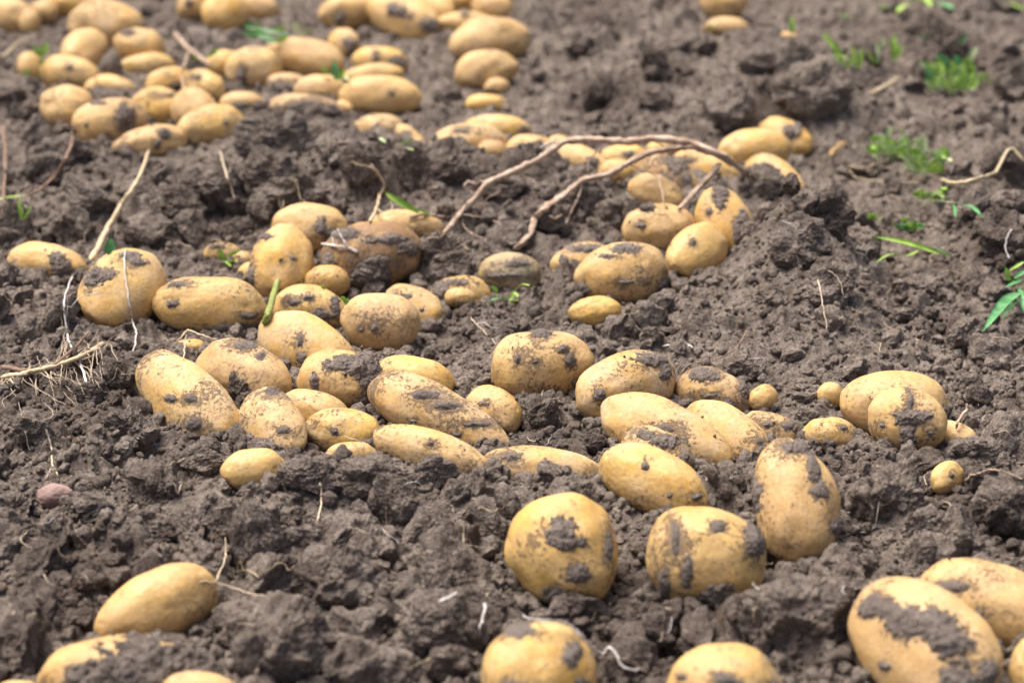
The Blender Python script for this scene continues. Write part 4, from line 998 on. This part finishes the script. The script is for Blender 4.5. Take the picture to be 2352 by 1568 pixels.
def single_leaf(px0, px1, w, label, m=None, name='leaf', cat='leaf', **k):
    a = P3(*px0); o = empty(name, a, label, cat)
    leaf_at(px0, px1, w, m or M_LEAF, o, 'blade', **k)
    return o
def weed(bx, by, label, blades, stems=(), m=None, name='weed', cat='weed', lift=2, wst=3.):
    o = empty(name, P3(bx, by, 0), label, cat)
    for s_ in stems:
        t0 = (P3(bx, by, lift)-C0)@FW; q = smooth_path(np.array([C0+ray(x, y)*(t0+d/1000.) for x, y, d in s_]), 6)
        V, F_ = tube(q, wst/2*t0*PXM, wst/3*t0*PXM, 6, .1, 1); link_poly('stem', V, F_, M_GSTEM if m is not M_LEAFG else M_LEAFG, o)
    t0 = (P3(bx, by, lift)-C0)@FW; s = t0*PXM
    for (x0, y0, x1, y1, w, *mm) in blades:
        ta = min(t0, (P3(x0, y0, 4)-C0)@FW); tb = min(ta-.004, (P3(x1, y1, 6)-C0)@FW)
        a = C0+ray(x0, y0)*ta; b = C0+ray(x1, y1)*tb; view = (a+b)/2-C0; view /= np.linalg.norm(view)
        V, F_ = blade(a, b, w/2*s, .06, None, 'leaf', seg=7, side=np.cross(b-a, -view+np.array([0, 0, .8])))
        link_poly('leaf', V, F_, mm[0] if mm else (m or M_LEAF), o)
    return o
weed(960,492,'bright green spatula leaf behind the dark stained potato',[(962,490,884,440,30),(985,492,950,478,14)],[((1000,500,0),(980,492,-2),(960,490,-4))],name='seedling_leaf',cat='leaf')
weed(1165,695,'tiny four leaved seedling in front of the greyish potato',[(1150,682,1128,690,16,M_LEAFB),(1150,690,1165,684,14,M_LEAFB),(1140,672,1132,656,14),(1178,670,1190,682,14),(1196,652,1215,656,16),(1175,695,1190,690,18),(1180,672,1172,690,12)],
     [((1165,697,0),(1172,680,-3),(1190,660,-5),(1200,655,-6)),((1150,697,0),(1146,680,-2),(1138,664,-4)),((1160,695,0),(1150,688,-2))],name='seedling',cat='seedling')
weed(520,600,'curly light green sprout before the half buried little potato',[(515,600,505,580,14),(520,592,552,574,16),(512,585,503,572,10),(525,605,545,600,14),(515,600,530,612,12)],[((520,612,0),(516,592,-3),(512,578,-5))],name='seedling',cat='seedling')
weed(255,580,'dark blue green leaf standing by the straw coloured stem',[(250,585,255,545,24,M_LEAFB)],name='seedling_leaf',cat='leaf')
single_leaf((75,448,9),(-30,465,-20),20,'long green grass blade reaching off the left edge',name='grass_shoot',cat='grass')
weed(52,502,'short green grass tuft at the left edge',[(50,505,42,452,9),(55,505,72,470,8),(48,503,52,470,8)],name='grass_tuft',cat='grass')
weed(90,165,'light green seedling with two round leaves in the far left heap',[(90,130,78,105,16),(95,130,108,98,20),(92,150,98,138,12),(60,175,62,160,14)],[((85,185,0),(88,155,-3),(90,128,-5)),((92,150,0),(98,125,-3),(105,112,-5))],name='seedling',cat='seedling')
weed(630,110,'broad blue green leaf behind the far left heap',[(560,62,668,82,34,M_LEAFB),(575,70,640,100,30,M_LEAFB),(620,75,660,60,24),(590,90,560,70,24,M_LEAFB),(640,100,655,80,22),(565,60,600,50,26,M_LEAFB),(600,95,640,95,24,M_LEAFB),(690,78,675,48,14,M_LEAFG),(692,80,718,66,14,M_LEAFG),(600,80,590,62,22)],name='weed',cat='weed')
weed(490,130,'small green shoot behind the golden potato',[(480,132,500,112,16),(440,130,425,122,14),(445,138,460,134,10)],name='seedling',cat='seedling')
weed(768,165,'dark green sprout at the end of the large tan potato',[(772,185,768,138,18,M_LEAFB),(755,172,740,150,12),(778,185,792,158,12),(760,185,742,178,12,M_LEAFG),(785,180,800,185,10,M_LEAFG)],name='seedling',cat='seedling')
weed(935,345,'pair of small blue green leaves before the mud streaked potato',[(918,330,955,318,12,M_LEAFB),(930,340,950,345,14,M_LEAFG),(872,316,885,328,12,M_LEAFG)],[((915,340,0),(922,330,-2),(940,326,-3))],name='seedling',cat='seedling')
weed(1650,66,'tiny green shoot on the flat pale potato',[(1628,68,1634,54,8)],name='seedling',cat='seedling')
weed(1820,76,'single upright blade of grass on the far ridge',[(1819,80,1818,34,13)],name='grass_shoot',cat='grass')
weed(1945,150,'clump of yellowish grass left in the upper right',[(1935,130,1888,72,18),(1940,150,1912,118,14),(1965,150,1958,105,13),(1975,158,1978,110,11),(1945,155,1960,128,10),(1950,160,1925,148,10),(1970,160,1960,135,9),(1920,125,1950,135,12)],name='grass_tuft',cat='grass')
weed(2010,145,'thin reddish tipped seedlings between two grass clumps',[(2005,140,1990,112,8),(2018,145,2012,95,8,M_LEAFG),(2020,120,2030,85,9,M_LEAFG),(2010,150,1998,125,9)],name='seedling',cat='seedling')
weed(2055,150,'grass clump with one wide blade, upper right',[(2052,140,2055,78,14),(2055,140,2072,100,12),(2050,125,2046,88,9)],name='grass_tuft',cat='grass')
rs = np.random.RandomState(9)
def bushy(cx, cy, w, h, n, label, mats, name='weed', size=(12, 24)):
    bl = []
    for _ in range(n):
        x0 = cx+rs.uniform(-.4, .4)*w; y0 = cy+h*.25-abs(rs.normal(0, .25))*h; x1 = x0+rs.uniform(-.24, .24)*w; y1 = y0-rs.uniform(0, .34)*h
        bl.append((x0, y0, x1, y1, rs.uniform(*size), mats[rs.randint(len(mats))]))
    return weed(cx, cy+h*.3, label, bl, [((cx, cy+h*.35, 0), (cx, cy, -3), (cx+w*.2, cy-h*.2, -4)), ((cx, cy+h*.35, 0), (cx-w*.2, cy-h*.1, -4))], mats[0], name)
bushy(2178,180,120,125,100,'dense bushy green weed in the upper right',[M_LEAF, M_LEAF, M_LEAFG, M_LEAFB])
bushy(2055,345,130,80,90,'left tuft of the curly grey green weed at right',[M_LEAFG, M_LEAFG, M_LEAF])
bushy(2128,380,95,80,70,'right tuft of the curly grey green weed at right',[M_LEAFG, M_LEAF, M_LEAFG])
bushy(2140,450,80,44,36,'small frilly weed under the curly grey green one',[M_LEAFG, M_LEAF])
bushy(2085,520,66,40,24,'small dark green sprig above the fallen grass',[M_LEAF, M_LEAFB])
bushy(2255,180,36,40,10,'small seedling right of the bushy weed',[M_LEAFG, M_LEAF])
bushy(2030,20,30,30,6,'little pale leaves near the top right edge',[M_LEAFG, M_LEAF])
bushy(1940,40,26,26,5,'round greyish leaves near the top edge',[M_LEAFG])
bushy(2010,500,40,24,6,'pair of small leaves on bare soil at right',[M_LEAF])
weed(2130,10,'wide bladed green weed on the top edge',[(2085,12,2060,30,18),(2110,8,2140,18,18),(2140,8,2190,22,24,M_LEAFB),(2100,5,2080,-15,16),(2120,5,2150,-12,16)],name='weed',cat='weed')
weed(2335,10,'green leaves in the top right corner',[(2320,8,2350,22,16),(2310,2,2345,-4,14)],name='weed',cat='weed')
weed(2180,480,'dark green blades lying flat behind the fallen grass',[(2085,470,2180,466,18,M_LEAFB),(2205,470,2258,500,14,M_LEAFB),(2100,462,2200,466,8,M_LEAFG),(2190,470,2195,500,9,M_LEAFB)],name='grass_shoot',cat='grass')
weed(2150,580,'fallen green grass plant with yellow tips on the right soil',[(2160,585,2000,542,13),(2185,590,2100,556,16),(2110,575,2080,590,13),(2082,588,2012,603,11),(2120,560,2060,550,7),(2190,590,2140,560,12,M_LEAFG)],[((2195,592,0),(2150,575,-2),(2110,560,-3))],name='grass_tuft',cat='grass')
weed(2345,690,'blue green leaves hanging in from the right edge',[(2345,672,2256,762,26,M_LEAFB),(2350,640,2310,660,20,M_LEAFB),(2316,645,2310,612,13),(2352,620,2330,640,20,M_LEAFB),(2350,655,2316,640,10),(2350,690,2300,735,12,M_LEAFB),(2352,600,2318,622,14),(2340,660,2352,720,14,M_LEAFB)],[((2360,700,0),(2340,680,-2),(2320,655,-4))],name='weed',cat='weed')
weed(800,695,'green sprout in the shade beneath the dark stained potato',[(790,692,786,680,12),(795,700,800,685,9),(745,665,738,655,10)],name='seedling',cat='seedling')

# stray rootlets on the soil, each an object of its own
rs = np.random.RandomState(77)
for k in range(260):
    fx, fy = rs.uniform(0, 2352), 1568*rs.rand()**.7
    c = hit(fx, fy, .001)
    if in_pots(*c) < 1.08: continue
    L_ = 14+75*rs.rand()**1.6; a = rs.uniform(0, 6.28); pts = []
    for j in range(4):
        pts.append((fx, fy, rs.uniform(1, 4))); a += rs.normal(0, .7); fx += L_/3*math.cos(a); fy += L_/3*math.sin(a)*.7
    q = path(pts, 5, .0002, k)
    if np.abs(np.diff(((q-C0)@FW))).max() > .03: continue
    V, F_ = tube(q, rs.uniform(.00022, .0005), .00015, 5, .1, k)
    tag(link_poly('rootlet', V, F_, (M_ROOT, M_STRAW, M_REDST, M_WHITE)[rs.choice(4, p=[.45, .3, .15, .1])], loc=q[0]), 'fine hair-thin rootlet lying loose on the soil', 'root', 'fine loose rootlets')
